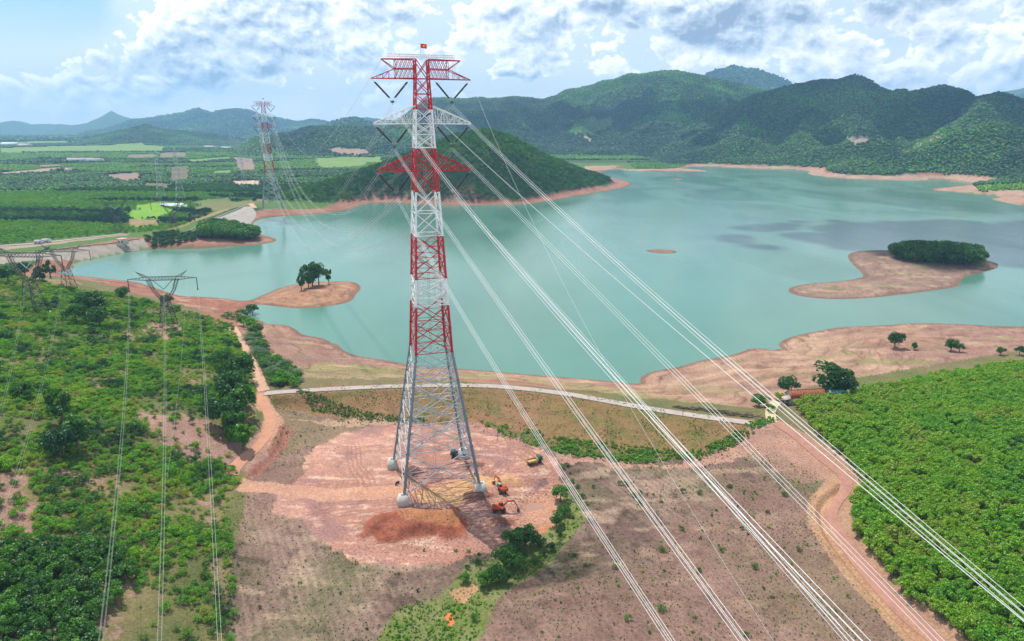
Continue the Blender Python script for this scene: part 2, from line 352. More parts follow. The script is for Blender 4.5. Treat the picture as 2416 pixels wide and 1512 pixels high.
# spoil heaps, ditches, banks
def heap(px, py, wx, wy, h, rot=0, rough=.5, z0=2, flat=0):
    global Z
    c = at(px, py, z0); a = R(rot)
    dx = GX-c[0]; dy = GY-c[1]
    u = (dx*math.cos(a)+dy*math.sin(a))/wx; v = (-dx*math.sin(a)+dy*math.cos(a))/wy
    d = np.sqrt(u*u+v*v)+(fbm(GX, GY, 3.2, 3)-.5)*rough
    t = np.clip(1-d, 0, 1)
    if flat: t = np.minimum(t*flat, 1)
    t = t*t*(3-2*t)*.6+t*.4
    Z = Z+h*t*(1+.22*(fbm(GX, GY, 3.0, 3)-.5)*2)
    return t
HEAPS = []
HEAPS.append((heap(985, 1238, 16, 8.5, 2.3, 4, .6, flat=1.7), (.22, .058, .033), (.32, .10, .055)))
HEAPS.append((heap(1130, 1172, 5, 3, 1.3, 10, .9), (.20, .085, .06), (.17, .08, .06)))
HEAPS.append((heap(975, 1110, 3.2, 4, 1.6, 20, .7), (.16, .08, .07), (.2, .1, .08)))
HEAPS.append((heap(1110, 1098, 5, 2.2, 1.1, 10, .8), (.22, .09, .06), (.2, .1, .08)))
HEAPS.append((heap(1195, 1135, 4, 1.6, 1.1, 0, .4), (.45, .27, .13), (.42, .25, .12)))
HEAPS.append((heap(1225, 1142, 2.2, 1.4, 1.0, 0, .4), (.40, .23, .11), (.4, .23, .1)))
HEAPS.append((heap(1255, 1190, 5, 5, -1.2, 0, .6), (.42, .22, .15), (.44, .24, .16)))
HEAPS.append((heap(1190, 1230, 4.5, 1.8, .8, -15, .8), (.26, .10, .06), (.22, .1, .07)))
HEAPS.append((heap(1060, 1225, 4, 2, .5, 5, .8), (.27, .11, .065), (.22, .1, .07)))
HEAPS.append((heap(1275, 1140, 5.5, 1.8, 1.0, 60, .9), (.26, .15, .14), (.22, .12, .11)))
def gz_grid(Zg, x, y):
    a = np.arctan2(x, y); r = np.hypot(x, y)
    fj = np.clip((a-AZ0)/(AZ1-AZ0)*(NAZ-1), 0, NAZ-1.001); fi = np.clip(np.interp(r, RR, np.arange(NR)), 0, NR-1.001)
    i = fi.astype(int); j = fj.astype(int); di = fi-i; dj = fj-j
    return (Zg[i, j]*(1-dj)+Zg[i, j+1]*dj)*(1-di)+(Zg[i+1, j]*(1-dj)+Zg[i+1, j+1]*dj)*di
def gz(x, y): return float(gz_grid(Z, np.array([x]), np.array([y]))[0])
def drop(px, py, z=3.0):
    """ground point seen at image position"""
    d = ray(px, py); t = (z-CH)/d[2]
    for _ in range(12):
        x, y = d[0]*t, d[1]*t; t = t*.4+.6*(gz(x, y)-CH)/d[2]
    return Vector((d[0]*t, d[1]*t, gz(d[0]*t, d[1]*t)))

# ------------------------------------------------------------------ roads cut into the ground
def road_path(pts, z): return chaikin(np.array([[*at(x, y, zz if zz is not None else z)] for x, y, zz in [(p+(None,))[:3] for p in pts]]), 2)
RD_CREST = road_path([(x, y+5.5) for x, y in CREST], 7)
RD_LEFT = road_path([(548, 772, 5.3), (570, 812, 6), (592, 852, 6.5), (606, 880, 6.8), (614, 905, 7), (624, 924, 7)], 7)
RD_DIRT = road_path([(614, 930, 6.8), (620, 952, 6.2), (634, 975, 5.6), (640, 1000, 5), (632, 1025, 4.4), (606, 1058, 3.8), (570, 1090, 3.2), (540, 1130, 3), (600, 1160, 2.6), (760, 1165, 2.2), (880, 1165, 2)], 4)
RD_RIGHT = road_path([(1828, 1000, 6.8), (1870, 1022, 6.2), (1910, 1058, 5.4), (1950, 1092, 4.7), (1992, 1122, 4.4), (2000, 1150, 4.2), (1968, 1185, 4), (1955, 1215, 4), (1980, 1265, 3.8), (2030, 1330, 3.6), (2090, 1400, 3.5), (2150, 1460, 3.3), (2210, 1512, 3.2), (2280, 1580, 3)], 4)
RD_HOUSE = road_path([(1820, 996, 6.9), (1816, 975, 6.6), (1820, 960, 6.2), (1835, 945, 6)], 6.5)
def flatten(P, w, soft):
    global Z
    d = dpath(GX, GY, P[:, :2]); near = d < w+soft
    x, y = GX[near], GY[near]; best = np.full(x.shape, 1e18); zz = np.zeros(x.shape)
    for a, b in zip(P[:-1], P[1:]):
        ab = (b-a)[:2]; L = max((ab*ab).sum(), 1e-9)
        t = np.clip(((x-a[0])*ab[0]+(y-a[1])*ab[1])/L, 0, 1)
        q = (x-a[0]-t*ab[0])**2+(y-a[1]-t*ab[1])**2; k = q < best
        best[k] = q[k]; zz[k] = (a[2]+(b[2]-a[2])*t)[k]
    f = 1-sst(np.sqrt(best), w, w+soft)
    Z[near] = Z[near]*(1-f)+zz*f
flatten(RD_CREST, 3.4, 2.0); flatten(RD_LEFT, 3.0, 1.6); flatten(RD_DIRT[:len(RD_DIRT)//2], 2.4, 2.0); flatten(RD_RIGHT, 2.6, 2.0); flatten(RD_HOUSE, 2, 1.5)
# gully beside the right-hand road and along the dirt road
GUL = road_path([(1985, 1150, 4), (1940, 1185, 3.6), (1935, 1215, 3.6), (1950, 1260, 3.4), (2010, 1340, 3.2), (2070, 1410, 3), (2130, 1470, 3), (2180, 1520, 3)], 3.4)
dG = dpath(GX, GY, GUL[:, :2]); Z -= 1.5*np.clip(1-dG/1.6, 0, 1)
GUL2 = road_path([(672, 1010, 4.4), (662, 1045, 4), (628, 1084, 3.4), (596, 1118, 3)], 3.6)
dG2 = dpath(GX, GY, GUL2[:, :2]); Z -= 1.0*np.clip(1-dG2/1.0, 0, 1)
for P in ([(640, 992), (700, 985), (800, 992), (900, 995)], [(1330, 1078), (1500, 1092), (1620, 1095), (1700, 1080)], [(1400, 1415), (1700, 1412), (1900, 1414)]):
    d_ = dpath(GX, GY, chaikin(polyw(P, 2.2), 2)+0); Z -= .5*np.clip(1-d_/.9, 0, 1)

# ------------------------------------------------------------------ ground colours by what grows or lies there
wx = GX+(fbm(GX, GY, 9, 3)-.5)*6*np.clip(rg/200, .6, 2); wy = GY+(fbm(GX+500, GY, 9, 3)-.5)*6*np.clip(rg/200, .6, 2)
C = np.zeros(GX.shape+(3,)); 
def C3(c): return np.array(c, float)
n1 = fbm(GX, GY, 22, 5)[..., None]; n2 = fbm(GX+99, GY+44, 4, 4)[..., None]; n3 = fbm(GX-300, GY+700, 90, 4)[..., None]; n4 = fbm(GX+77, GY, 1.4, 2)[..., None]
def mixc(a, b, t): return C3(a)*(1-t)+C3(b)*t
C[:] = mixc((.035, .07, .022), (.06, .105, .03), n3)
yg = np.clip((fbm(GX*.45+3000, GY*2.4, 260, 3)-.47)*12, 0, 1)[..., None]; C = C*(1-yg)+C3((.085, .15, .035))*yg
nearm = (1-sst(rg, 480, 560))[..., None]; C = C*(1-nearm)+mixc((.20, .15, .085), (.12, .13, .045), np.clip(n1*1.6-.3, 0, 1))*nearm
def paint(mask, c, a=1.0):
    global C
    m = (mask.astype(float) if mask.dtype == bool else mask)[..., None]*a
    C = C*(1-m)+(c if isinstance(c, np.ndarray) and c.ndim == 3 else C3(c))*m
wxs = wx+(fbm(GX+5, GY, 2.6, 3)-.5)*3.4*(rg < 400); wys = wy+(fbm(GX, GY+9, 2.6, 3)-.5)*3.4*(rg < 400)
def pm(pts, z=2.0, warp=True): return inpoly(wxs if warp else GX, wys if warp else GY, polyw(pts, z))
soilR = mixc((.24, .11, .075), (.35, .19, .13), np.clip(n1*1.3-.2+.3*(n2-.5), 0, 1))
soilP = mixc((.26, .145, .12), (.46, .33, .24), np.clip(n1*1.5-.25+.4*(n2-.5), 0, 1))
# shores
strat = (np.sin(SDL*.55+fbm(GX, GY, 18, 3)*9)*.5+.5)[..., None]
beach = soilR*(.88+.18*strat)
paint((~inl) & (SDL < 26+20*(fbm(GX, GY, 60, 3)-.5)+np.clip((rg-900)*.02, 0, 26)), beach)
nb = pm([(560, 700), (600, 700), (700, 650), (870, 660), (860, 740), (700, 740), (640, 750), (800, 800), (900, 840), (1500, 890), (1520, 860), (1850, 770), (2415, 740), (2600, 740), (2600, 840), (2415, 835), (2010, 905), (1890, 935), (1825, 990), (1500, 948), (1200, 905), (1000, 902), (630, 915), (560, 770)], 2, False)
paint(nb & ~inl, mixc((.27, .145, .10), (.40, .26, .18), np.clip(n1*1.5-.25+.4*(n2-.5), 0, 1))*(.88+.2*strat))
paint(nb & ~inl & (n3[..., 0] > .55), mixc((.22, .115, .10), (.29, .16, .13), n2), .6)
gb = pm([(760, 850), (900, 858), (1100, 876), (1500, 915), (1640, 960), (1500, 950), (1200, 903), (1000, 900), (640, 912), (690, 880)], 3)
paint(gb & ~inl, mixc((.34, .25, .14), (.22, .23, .08), np.clip(n1*1.8-.5, 0, 1)), .75)
for P in ([(850, 868), (960, 866), (965, 885), (860, 884)], [(1960, 850), (2150, 848), (2250, 856), (2080, 864)], [(2000, 822), (2060, 840), (2000, 836)], [(2280, 780), (2415, 790), (2415, 800)]):
    paint(pm(P, 3) & ~inl, (.17, .2, .06), .6)
redl = pm([(130, 640), (350, 655), (420, 690), (580, 705), (640, 715), (600, 750), (450, 745), (330, 710), (140, 680)], 1, False)
paint(redl & ~inl, mixc((.24, .095, .065), (.33, .145, .10), n1)*(.9+.16*strat))
isl1 = pm([(590, 715), (700, 655), (870, 655), (860, 740), (620, 735)], 1, False)
paint(isl1 & ~inl, mixc((.30, .155, .09), (.40, .22, .135), n1)*(.9+.15*strat))
isl2 = inpoly(GX, GY, ISLW[0])
paint(isl2, mixc((.17, .115, .095), (.31, .205, .15), np.clip(n1*1.5-.25, 0, 1))*(.92+.12*strat))
lin = np.zeros(GX.shape)
for per, ph, st_ in ((9.0, 0.0, .55), (4.3, 3.1, .4), (17.0, 1.7, .6)):
    q = SDL/per+fbm(GX+ph*50, GY, 26, 4)*2.6+ph; fr = np.abs(q-np.floor(q)-.5); lin = np.maximum(lin, 1.6*st_*np.exp(-(fr/.06)**2)*np.clip(fbm(GX*1.1, GY+ph*99, 15, 2)*4-1.2, 0, 1))
shorem = (~inl) & (SDL < 75) & (nb | redl | isl1 | isl2)
paint(np.clip(lin, 0, 1)*shorem, (.15, .08, .06), .85)
blot = np.clip(fbm(GX*.6+9, GY*1.8, 7, 4)*4-2.25, 0, 1); paint(blot*shorem*(SDL > 4), (.48, .33, .22), .65)
blot = np.clip(fbm(GX*.5+1200, GY*1.5, 12, 4)*4-2.3, 0, 1); paint(blot*shorem*(SDL > 6), (.20, .115, .10), .6)
blot = np.clip(fbm(GX*.5+2200, GY*1.7, 9, 4)*5-3.1, 0, 1); paint(blot*shorem*(SDL > 7), (.17, .19, .07), .6)
# the wet rim at the waterline
paint((SDL > 0) & (SDL < 1.2+2.2*fbm(GX, GY, 6, 3)*np.clip(rg/300, .8, 3)), (.17, .10, .072), .7)
# downstream slope of the dam: dry grass
slope = pm([(625, 935), (820, 922), (1090, 915), (1350, 940), (1650, 992), (1822, 1012), (1740, 1050), (1640, 1082), (1400, 1070), (1250, 1044), (1100, 994), (860, 988), (640, 968)], 4.5)
paint(slope, mixc((.25, .14, .075), (.18, .13, .05), np.clip(n1*2-.6, 0, 1)))
paint(slope & (n2[..., 0] > .60), (.12, .13, .04), .55)
# fields
field = pm([(640, 970), (860, 990), (1100, 996), (1250, 1046), (1400, 1072), (1640, 1085), (1740, 1052), (1835, 1012), (1900, 1060), (1960, 1110), (1930, 1190), (1950, 1270), (2080, 1420), (2260, 1600), (500, 1620), (560, 1300), (600, 1080)], 2.4, False)
fc = mixc((.145, .092, .073), (.29, .195, .148), np.clip(n1*2.0-.5, 0, 1)); fc = fc*(1-.3*np.clip(n2*2-.9, 0, 1))
fc = fc*(1-.45*np.clip(fbm(GX-90, GY+10, 2.6, 4)*5-2.7, 0, 1)[..., None]); fc = fc+(C3((.36, .25, .18))-fc)*np.clip(fbm(GX*.6+5, GY*1.4-80, 5, 4)*5-2.9, 0, .7)[..., None]
fg = np.clip(fbm(GX+40, GY-60, 16, 4)*2.8-1.2, 0, 1)[..., None]
rows_ = np.sin((GX*math.cos(R(28))+GY*math.sin(R(28)))*3.3+fbm(GX, GY, 14, 2)*5)[..., None]; fc = fc*(1+.13*rows_*np.clip(n1*2-.3, 0, 1))
paint(field, fc*(1-.5*fg)+C3((.10, .12, .045))*.5*fg)
paint(field*sst(n3[..., 0]+.25*(n2[..., 0]-.5), .48, .62), mixc((.19, .10, .08), (.28, .16, .125), n2), .5)
lf = pm([(640, 975), (760, 985), (900, 992), (1100, 996), (1130, 1015), (900, 1000), (760, 1035), (660, 1080)], 2.5)
paint(lf, mixc((.26, .17, .12), (.17, .15, .07), n2), .7)
paint(pm([(680, 1000), (780, 990), (940, 990), (950, 1000), (800, 1002)], 2.2), (.46, .29, .2), .7)
paint(pm([(1130, 998), (1310, 1045), (1560, 1072), (1640, 1078), (1500, 1092), (1330, 1070), (1200, 1035)], 2.2), (.09, .115, .04), .6)
# bank north of the right-hand field: bare pink soil
paint(pm([(1310, 1075), (1600, 1092), (1720, 1060), (1830, 1015), (1900, 1065), (1970, 1110), (1940, 1150), (1850, 1080), (1740, 1085), (1620, 1105), (1320, 1088)], 2.6), mixc((.34, .17, .13), (.45, .27, .2), n2), .85)
# working platform
pad = pm([(745, 1050), (800, 1018), (900, 1002), (1100, 1000), (1200, 1030), (1285, 1068), (1325, 1110), (1330, 1160), (1310, 1220), (1270, 1260), (1190, 1262), (1150, 1300), (1060, 1325), (930, 1340), (850, 1325), (790, 1290), (730, 1262), (700, 1230), (640, 1215), (650, 1170), (700, 1120)], 2)
pc = mixc((.34, .16, .118), (.48, .27, .20), np.clip(n1*1.6-.3, 0, 1))
pc = pc*(1-.16*np.clip(n2*2-.9, 0, 1))+.18*np.clip(fbm(GX*.55, GY*2, 2.0, 3)*6-4.0, 0, 1)[..., None]*C3((1, .8, .66))
pc = pc*(1-.0)+(C3((.27, .15, .14))-pc)*np.clip(fbm(GX+31, GY+7, 7, 4)*4-2.1, 0, .75)[..., None]
pc = pc+(C3((.60, .40, .29))-pc)*np.clip(fbm(GX*.5+71, GY*1.6, 3.0, 4)*5-3.0, 0, .85)[..., None]
paint(pad, pc)
for i, P in enumerate([[(640, 1165), (800, 1150), (930, 1152), (1080, 1140), (1250, 1110)], [(760, 1180), (900, 1168), (1010, 1172), (1130, 1140), (1200, 1090)], [(800, 1060), (950, 1060), (1100, 1040), (1230, 1060), (1290, 1120)], [(700, 1240), (820, 1200), (940, 1195)], [(1150, 1060), (1250, 1075), (1290, 1110), (1240, 1150)], [(830, 1050), (840, 1100), (870, 1160)], [(1090, 1250), (1180, 1262), (1240, 1250)]]):
    W = chaikin(polyw(P, 2), 3); d_ = dpath(wx*.5+GX*.5, wy*.5+GY*.5, W)
    for o_ in (.9, 2.3): paint(np.exp(-((d_-o_)/.28)**2)*pad, (.26, .13, .10), .75)
paint(pad & inpoly(wx, wy, polyw([(820, 1150), (1000, 1140), (1150, 1120), (1250, 1110), (1120, 1145), (1000, 1165), (840, 1170)], 2)), (.54, .28, .17), .75)
paint(inpoly(wx, wy, polyw([(1040, 1150), (1120, 1120), (1230, 1125), (1120, 1150), (1150, 1165), (1080, 1190), (1000, 1190), (990, 1165)], 2)), (.55, .33, .15), .7)
for P in ([(1265, 1110), (1300, 1113), (1290, 1122), (1262, 1120)],): paint(inpoly(wx, wy, polyw(P, 2)), (.55, .4, .3), .5)
for t, c0, c1 in HEAPS:
    m = sst(t, .02, .25)[..., None]*.92; cc = mixc(c0, c1, np.clip(n2*2.2-.6+.4*(n4-.5), 0, 1)); C = C*(1-m)+cc*m
top = inpoly(wx, wy, polyw([(930, 1205), (1000, 1200), (1090, 1218), (1080, 1235), (950, 1232)], 3.5)); paint(top, (.40, .19, .075), .55)
# right of the platform: orange gully, stream bed and lush grass
paint(inpoly(wx, wy, polyw([(1240, 1175), (1320, 1160), (1345, 1200), (1300, 1260), (1260, 1250), (1215, 1230)], 1.8)), (.46, .24, .15), .8)
paint(inpoly(wx, wy, polyw([(1255, 1238), (1290, 1236), (1290, 1250), (1262, 1252)], 1.4)), (.50, .19, .08), .7)
lush = inpoly(wx, wy, polyw([(1330, 1170), (1375, 1200), (1380, 1240), (1300, 1330), (1270, 1350), (1180, 1420), (1120, 1512), (1100, 1560), (880, 1560), (930, 1440), (1040, 1400), (1110, 1330), (1230, 1290), (1310, 1230)], 1.2))
paint(lush, mixc((.10, .17, .02), (.20, .21, .08), np.clip(n2*2-.5, 0, 1)), .75)
paint(inpoly(wx, wy, polyw([(1060, 1395), (1110, 1378), (1130, 1390), (1100, 1420), (1075, 1415)], 1)), (.45, .24, .14), .8)
# dirt edges of the roads
paint(dpath(wx, wy, RD_RIGHT[:, :2]) < 4.2, mixc((.36, .19, .13), (.42, .25, .17), n2), .85)
paint(dG < 3.6, mixc((.38, .2, .12), (.46, .29, .15), n2), .7)
paint(dpath(wx, wy, RD_DIRT[:, :2]) < 3.6, mixc((.45, .23, .15), (.5, .29, .2), n2), .85)
paint(dG2 < 2.2, (.30, .12, .09), .8)
paint(inpoly(wx, wy, polyw([(1860, 1010), (1960, 1100), (1975, 1130), (1900, 1140), (1780, 1070), (1840, 1020)], 4.5)), mixc((.28, .16, .12), (.4, .23, .17), n2), .6)
# left hillside
lh = pm([(0, 600), (100, 650), (330, 700), (540, 755), (600, 880), (600, 960), (560, 1080), (520, 1150), (480, 1300), (560, 1512), (540, 1640), (-400, 1640), (-300, 600)], 12, False) & (rg < 480)
paint(lh, mixc((.09, .11, .035), (.22, .17, .08), np.clip(n1*1.9-.45, 0, 1)))
paint(lh & (n2[..., 0]*.5+n1[..., 0]*.5 > .64), mixc((.24, .15, .12), (.33, .2, .15), n2), .75)
for P, z in (([(320, 985), (420, 985), (470, 1000), (520, 1040), (430, 1060), (330, 1010)], 12), ([(340, 765), (430, 762), (435, 778), (400, 800), (400, 830), (370, 800), (345, 790)], 9), ([(430, 990), (520, 1000), (560, 1060), (480, 1075), (430, 1060)], 8),
             ([(0, 1160), (70, 1150), (90, 1200), (80, 1260), (0, 1250)], 16), ([(0, 1290), (60, 1280), (40, 1340), (0, 1350)], 14), ([(560, 1040), (620, 1020), (640, 1060), (570, 1100), (500, 1090)], 5)):
    paint(pm(P, z), mixc((.27, .15, .12), (.38, .23, .18), n2), .8)
# dams' stone faces (upstream) and grass (downstream)
DAM1 = polyw([(0, 600, 9), (113, 589, 9), (192, 578, 9), (280, 567, 9), (340, 557, 9), (352, 587, 0), (318, 592, 0), (245, 605, 0), (191, 615, 0), (150, 622, 0), (100, 625, 1), (0, 640, 1)])
paint(inpoly(GX, GY, DAM1), mixc((.27, .23, .19), (.36, .31, .26), n2))
DAM2 = polyw([(508, 514, 9), (575, 487, 9), (592, 486, 9), (606, 505, 3), (597, 522, 0), (590, 530, 0), (560, 530, 3)])
paint(inpoly(GX, GY, DAM2), mixc((.30, .27, .24), (.4, .36, .32), n2))
paint(pm([(400, 545), (505, 510), (570, 484), (555, 482), (470, 508), (390, 530)], 6), mixc((.26, .22, .07), (.3, .21, .1), n1), .9)
# farmland
def fld(P, c, a=.95, z=6): paint(pm(P, z), mixc(np.array(c)*.85, np.array(c)*1.12, n1), a)
LIGHT = (.17, .26, .07); RICE = (.17, .33, .035); BARE = (.27, .19, .15); OCH = (.27, .21, .10)
FIELDS = [([(450, 497), (560, 490), (645, 474), (620, 463), (560, 470), (480, 470)], (.17, .17, .07)),
    ([(303, 493), (370, 486), (430, 491), (372, 512), (302, 512)], RICE), ([(310, 484), (380, 472), (430, 474), (425, 486), (330, 490)], RICE),
    ([(300, 513), (372, 513), (380, 530), (300, 532)], OCH), ([(245, 413), (330, 407), (335, 425), (300, 432), (250, 420)], BARE),
    ([(0, 409), (100, 399), (145, 396), (150, 402), (60, 412), (0, 415)], (.32, .25, .18)), ([(90, 391), (140, 388), (150, 393), (95, 397)], BARE),
    ([(0, 350), (120, 346), (300, 342), (390, 345), (385, 361), (180, 361), (0, 363)], LIGHT), ([(560, 388), (600, 386), (604, 402), (565, 404)], BARE), ([(740, 384), (870, 378), (860, 392), (760, 398)], LIGHT), ([(0, 336), (150, 333), (240, 335), (150, 339), (0, 341)], LIGHT), ([(300, 366), (370, 364), (372, 374), (300, 376)], (.2, .17, .1)), ([(500, 405), (548, 402), (548, 412), (505, 414)], LIGHT), ([(440, 378), (540, 372), (560, 378), (450, 386)], LIGHT),
    ([(580, 352), (700, 344), (740, 340), (740, 350), (640, 358), (590, 360)], LIGHT), ([(400, 396), (445, 392), (448, 425), (400, 432)], (.15, .13, .08)), ([(375, 362), (440, 360), (442, 372), (375, 376)], (.2, .17, .1)),
    ([(740, 375), (900, 372), (900, 384), (750, 388)], LIGHT), ([(550, 372), (600, 376), (600, 400), (560, 400), (555, 385)], BARE), ([(548, 425), (613, 423), (612, 436), (550, 438)], (.5, .37, .27)),
    ([(340, 430), (400, 432), (400, 445), (340, 442)], (.16, .15, .07)), ([(440, 480), (470, 470), (540, 462), (545, 470), (470, 480)], (.14, .17, .06)),
    ([(0, 318), (200, 314), (420, 318), (420, 322), (0, 324)], LIGHT), ([(80, 310), (170, 308), (170, 311), (80, 314)], (.4, .28, .2)),
    ([(1350, 357), (1420, 356), (1440, 362), (1350, 363)], (.25, .3, .08)), ([(0, 578), (120, 566), (300, 545), (300, 552), (120, 574), (0, 590)], (.33, .25, .2)),
    ([(770, 352), (800, 348), (840, 350), (870, 362), (800, 368), (765, 358)], (.34, .2, .17))]
C0_ = C.copy()
for P, c in FIELDS: fld(P, c)
fm_ = sst(rg, 5200, 6500)[..., None]; C = C*(1-fm_)+mixc((.045, .085, .035), (.06, .10, .04), n3)*fm_
# far open shores on the other side
farb = pm([(1370, 378), (1480, 376), (1475, 388), (1440, 396), (1480, 402), (1700, 402), (1600, 385), (1690, 385), (1900, 392), (1960, 400), (2140, 402), (2200, 410), (2415, 425), (2415, 492), (2160, 452), (2300, 432), (1960, 425), (1880, 404), (1600, 396), (1380, 400)], 2)
paint(farb & ~inl & (HW < .08) & (SDL < 110), mixc((.28, .16, .115), (.42, .29, .20), n1)*(.9+.15*strat))
# clearings and a scar on the far slopes are painted as bare soil and young growth
def slopepatch(pts, dist, c, a=.85):
    P = []
    for x, y in pts:
        az_, tn = elev_of(x, y); P.append((az_, tn))
    tg = (Z-CH)/rg
    m = inpoly(ag, tg, np.array(P)) & (rg > dist[0]) & (rg < dist[1]); paint(m, c, a); return m
CLEAR = [slopepatch([(1345, 300), (1370, 280), (1440, 275), (1445, 295), (1400, 320), (1345, 315)], (2000, 3600), (.15, .23, .085)), slopepatch([(1990, 322), (2030, 318), (2060, 330), (2010, 340)], (1300, 2500), (.30, .24, .2)),
         slopepatch([(2120, 360), (2180, 328), (2230, 312), (2225, 322), (2170, 350), (2130, 368)], (1300, 2600), (.3, .25, .19)), slopepatch([(770, 352), (800, 347), (860, 352), (880, 366), (800, 366)], (1500, 3600), (.36, .22, .18)), slopepatch([(1380, 318), (1400, 330), (1395, 336), (1375, 325)], (2000, 3600), (.4, .34, .26))]
CLEARM = np.zeros(GX.shape, bool)
YOUNGM = CLEAR[0] | CLEAR[2]
for m in CLEAR[1:2]+CLEAR[3:]: CLEARM |= m

# ------------------------------------------------------------------ materials
def mat(name, c, rough=.7, metal=0.0, var=.12, scale=2.0, bump=0.0, spec=.3, emit=None):
    m = bpy.data.materials.new(name); m.use_nodes = True; T = NT(m.node_tree)
    b = T.n('ShaderNodeBsdfPrincipled'); o = T.n('ShaderNodeOutputMaterial'); T.l(b.outputs[0], o.inputs[0])
    tc = T.n('ShaderNodeTexCoord').outputs['Object']
    nz = T.noise(tc, scale, 5, .6)
    T.l(T.mix(nz, G4([v*(1-var*1.5) for v in c]), G4([min(1, v*(1+var)) for v in c])), b.inputs['Base Color'])
    b.inputs['Roughness'].default_value = rough; b.inputs['Metallic'].default_value = metal
    b.inputs['Specular IOR Level'].default_value = spec
    if bump:
        bn = T.n('ShaderNodeBump'); bn.inputs['Strength'].default_value = 1; bn.inputs['Distance'].default_value = bump
        T.l(T.noise(tc, scale*3, 5, .6), bn.inputs['Height']); T.l(bn.outputs[0], b.inputs['Normal'])
    return m

def terrain_mat():
    m = bpy.data.materials.new('ground'); m.use_nodes = True; T = NT(m.node_tree)
    b = T.n('ShaderNodeBsdfPrincipled'); o = T.n('ShaderNodeOutputMaterial'); T.l(b.outputs[0], o.inputs[0])
    a = T.n('ShaderNodeVertexColor', layer_name='Col').outputs[0]
    g = T.n('ShaderNodeNewGeometry').outputs['Position']
    f1 = T.noise(g, 1.6, 6, .65); f2 = T.noise(g, .16, 5, .6); f3 = T.noise(g, 5.0, 3, .6)
    k = T.m('ADD', T.m('MULTIPLY', T.m('SUBTRACT', f1, .5), 1.7), 1.0)
    k = T.m('MULTIPLY', k, T.m('ADD', T.m('MULTIPLY', T.m('SUBTRACT', f2, .5), .55), 1.0))
    k = T.m('MULTIPLY', k, T.m('ADD', T.m('MULTIPLY', T.m('SUBTRACT', f3, .5), .5), 1.0))
    cbn = T.n('ShaderNodeCombineXYZ'); [T.l(k, cbn.inputs[i]) for i in range(3)]
    c = T.mix(1.0, a, cbn.outputs[0], 'MULTIPLY')
    T.l(c, b.inputs['Base Color']); b.inputs['Roughness'].default_value = .95; b.inputs['Specular IOR Level'].default_value = .1
    bn = T.n('ShaderNodeBump'); bn.inputs['Distance'].default_value = .45; bn.inputs['Strength'].default_value = .9
    T.l(T.m('ADD', f1, T.m('MULTIPLY', f2, 1.5)), bn.inputs['Height']); T.l(bn.outputs[0], b.inputs['Normal'])
    return m

def mesh_arrays(name, V, F, mats=None, smooth=False, col_attr=None, matidx=None):
    """V (n,3), F (m,k) with one k"""
    V = np.asarray(V, np.float32); F = np.asarray(F, np.int32)
    me = bpy.data.meshes.new(name); k = F.shape[1]
    me.vertices.add(len(V)); me.vertices.foreach_set('co', V.ravel())
    me.loops.add(F.size); me.loops.foreach_set('vertex_index', F.ravel())
    me.polygons.add(len(F)); me.polygons.foreach_set('loop_start', np.arange(0, F.size, k, dtype=np.int32))
    me.polygons.foreach_set('loop_total', np.full(len(F), k, np.int32))
    if smooth: me.polygons.foreach_set('use_smooth', np.ones(len(F), bool))
    if matidx is not None: me.polygons.foreach_set('material_index', np.asarray(matidx, np.int32))
    me.update(calc_edges=True)
    if col_attr is not None:
        ca = me.color_attributes.new('Col', 'FLOAT_COLOR', 'POINT')
        ca.data.foreach_set('color', np.concatenate([col_attr, np.ones((len(V), 1))], 1).astype(np.float32).ravel())
    for m in (mats or []): me.materials.append(m)
    return me
def link(name, me, parent=None, loc=None):
    o = bpy.data.objects.new(name, me); col.objects.link(o)
    if parent is not None: o.parent = parent
    if loc is not None: o.location = loc
    return o
def tag(o, label=None, cat=None, group=None, kind=None):
    if label: o['label'] = label
    if cat: o['category'] = cat
    if group: o['group'] = group
    if kind: o['kind'] = kind
    return o
def empty(name, loc, rz=0):
    o = link(name, None, None, loc); o.rotation_euler = (0, 0, rz); o.empty_display_size = 1; return o

# ground sheet
idx = np.arange(NR*NAZ).reshape(NR, NAZ)
F = np.stack([idx[:-1, :-1], idx[:-1, 1:], idx[1:, 1:], idx[1:, :-1]], -1).reshape(-1, 4)[:, ::-1]
V = np.stack([GX, GY, Z], -1).reshape(-1, 3)
me = mesh_arrays('ground', V, F, [terrain_mat()], True, np.clip(C, .005, .95).reshape(-1, 3))
tag(link('ground', me), 'red soil, dry fields, shores, farmland and mountain slopes around the reservoir', kind='structure')

# water
def water_mat(name, c, rough, wave, spec=.5):
    m = bpy.data.materials.new(name); m.use_nodes = True; T = NT(m.node_tree)
    b = T.n('ShaderNodeBsdfPrincipled'); o = T.n('ShaderNodeOutputMaterial'); T.l(b.outputs[0], o.inputs[0])
    g = T.n('ShaderNodeNewGeometry').outputs['Position']
    mp = T.n('ShaderNodeMapping'); T.l(g, mp.inputs[0]); mp.inputs['Scale'].default_value = (1, .45, 1); mp.inputs['Rotation'].default_value = (0, 0, .35)
    big = T.noise(mp.outputs[0], .006, 5, .55, .6)
    T.l(T.ramp(big, [(.28, [v*.75 for v in c]), (.5, c), (.74, [min(1, v*1.22) for v in c])]), b.inputs['Base Color'])
    wnd = T.noise(mp.outputs[0], .011, 4, .6, 1.0); T.l(T.m('ADD', rough*.9, T.m('MULTIPLY', T.smooth(wnd, .35, .70), rough*.7)), b.inputs['Roughness']); b.inputs['IOR'].default_value = 1.33; b.inputs['Specular IOR Level'].default_value = spec
    bn = T.n('ShaderNodeBump'); bn.inputs['Distance'].default_value = wave; bn.inputs['Strength'].default_value = .28
    T.l(T.noise(mp.outputs[0], .9, 3, .6), bn.inputs['Height']); T.l(bn.outputs[0], b.inputs['Normal'])
    return m
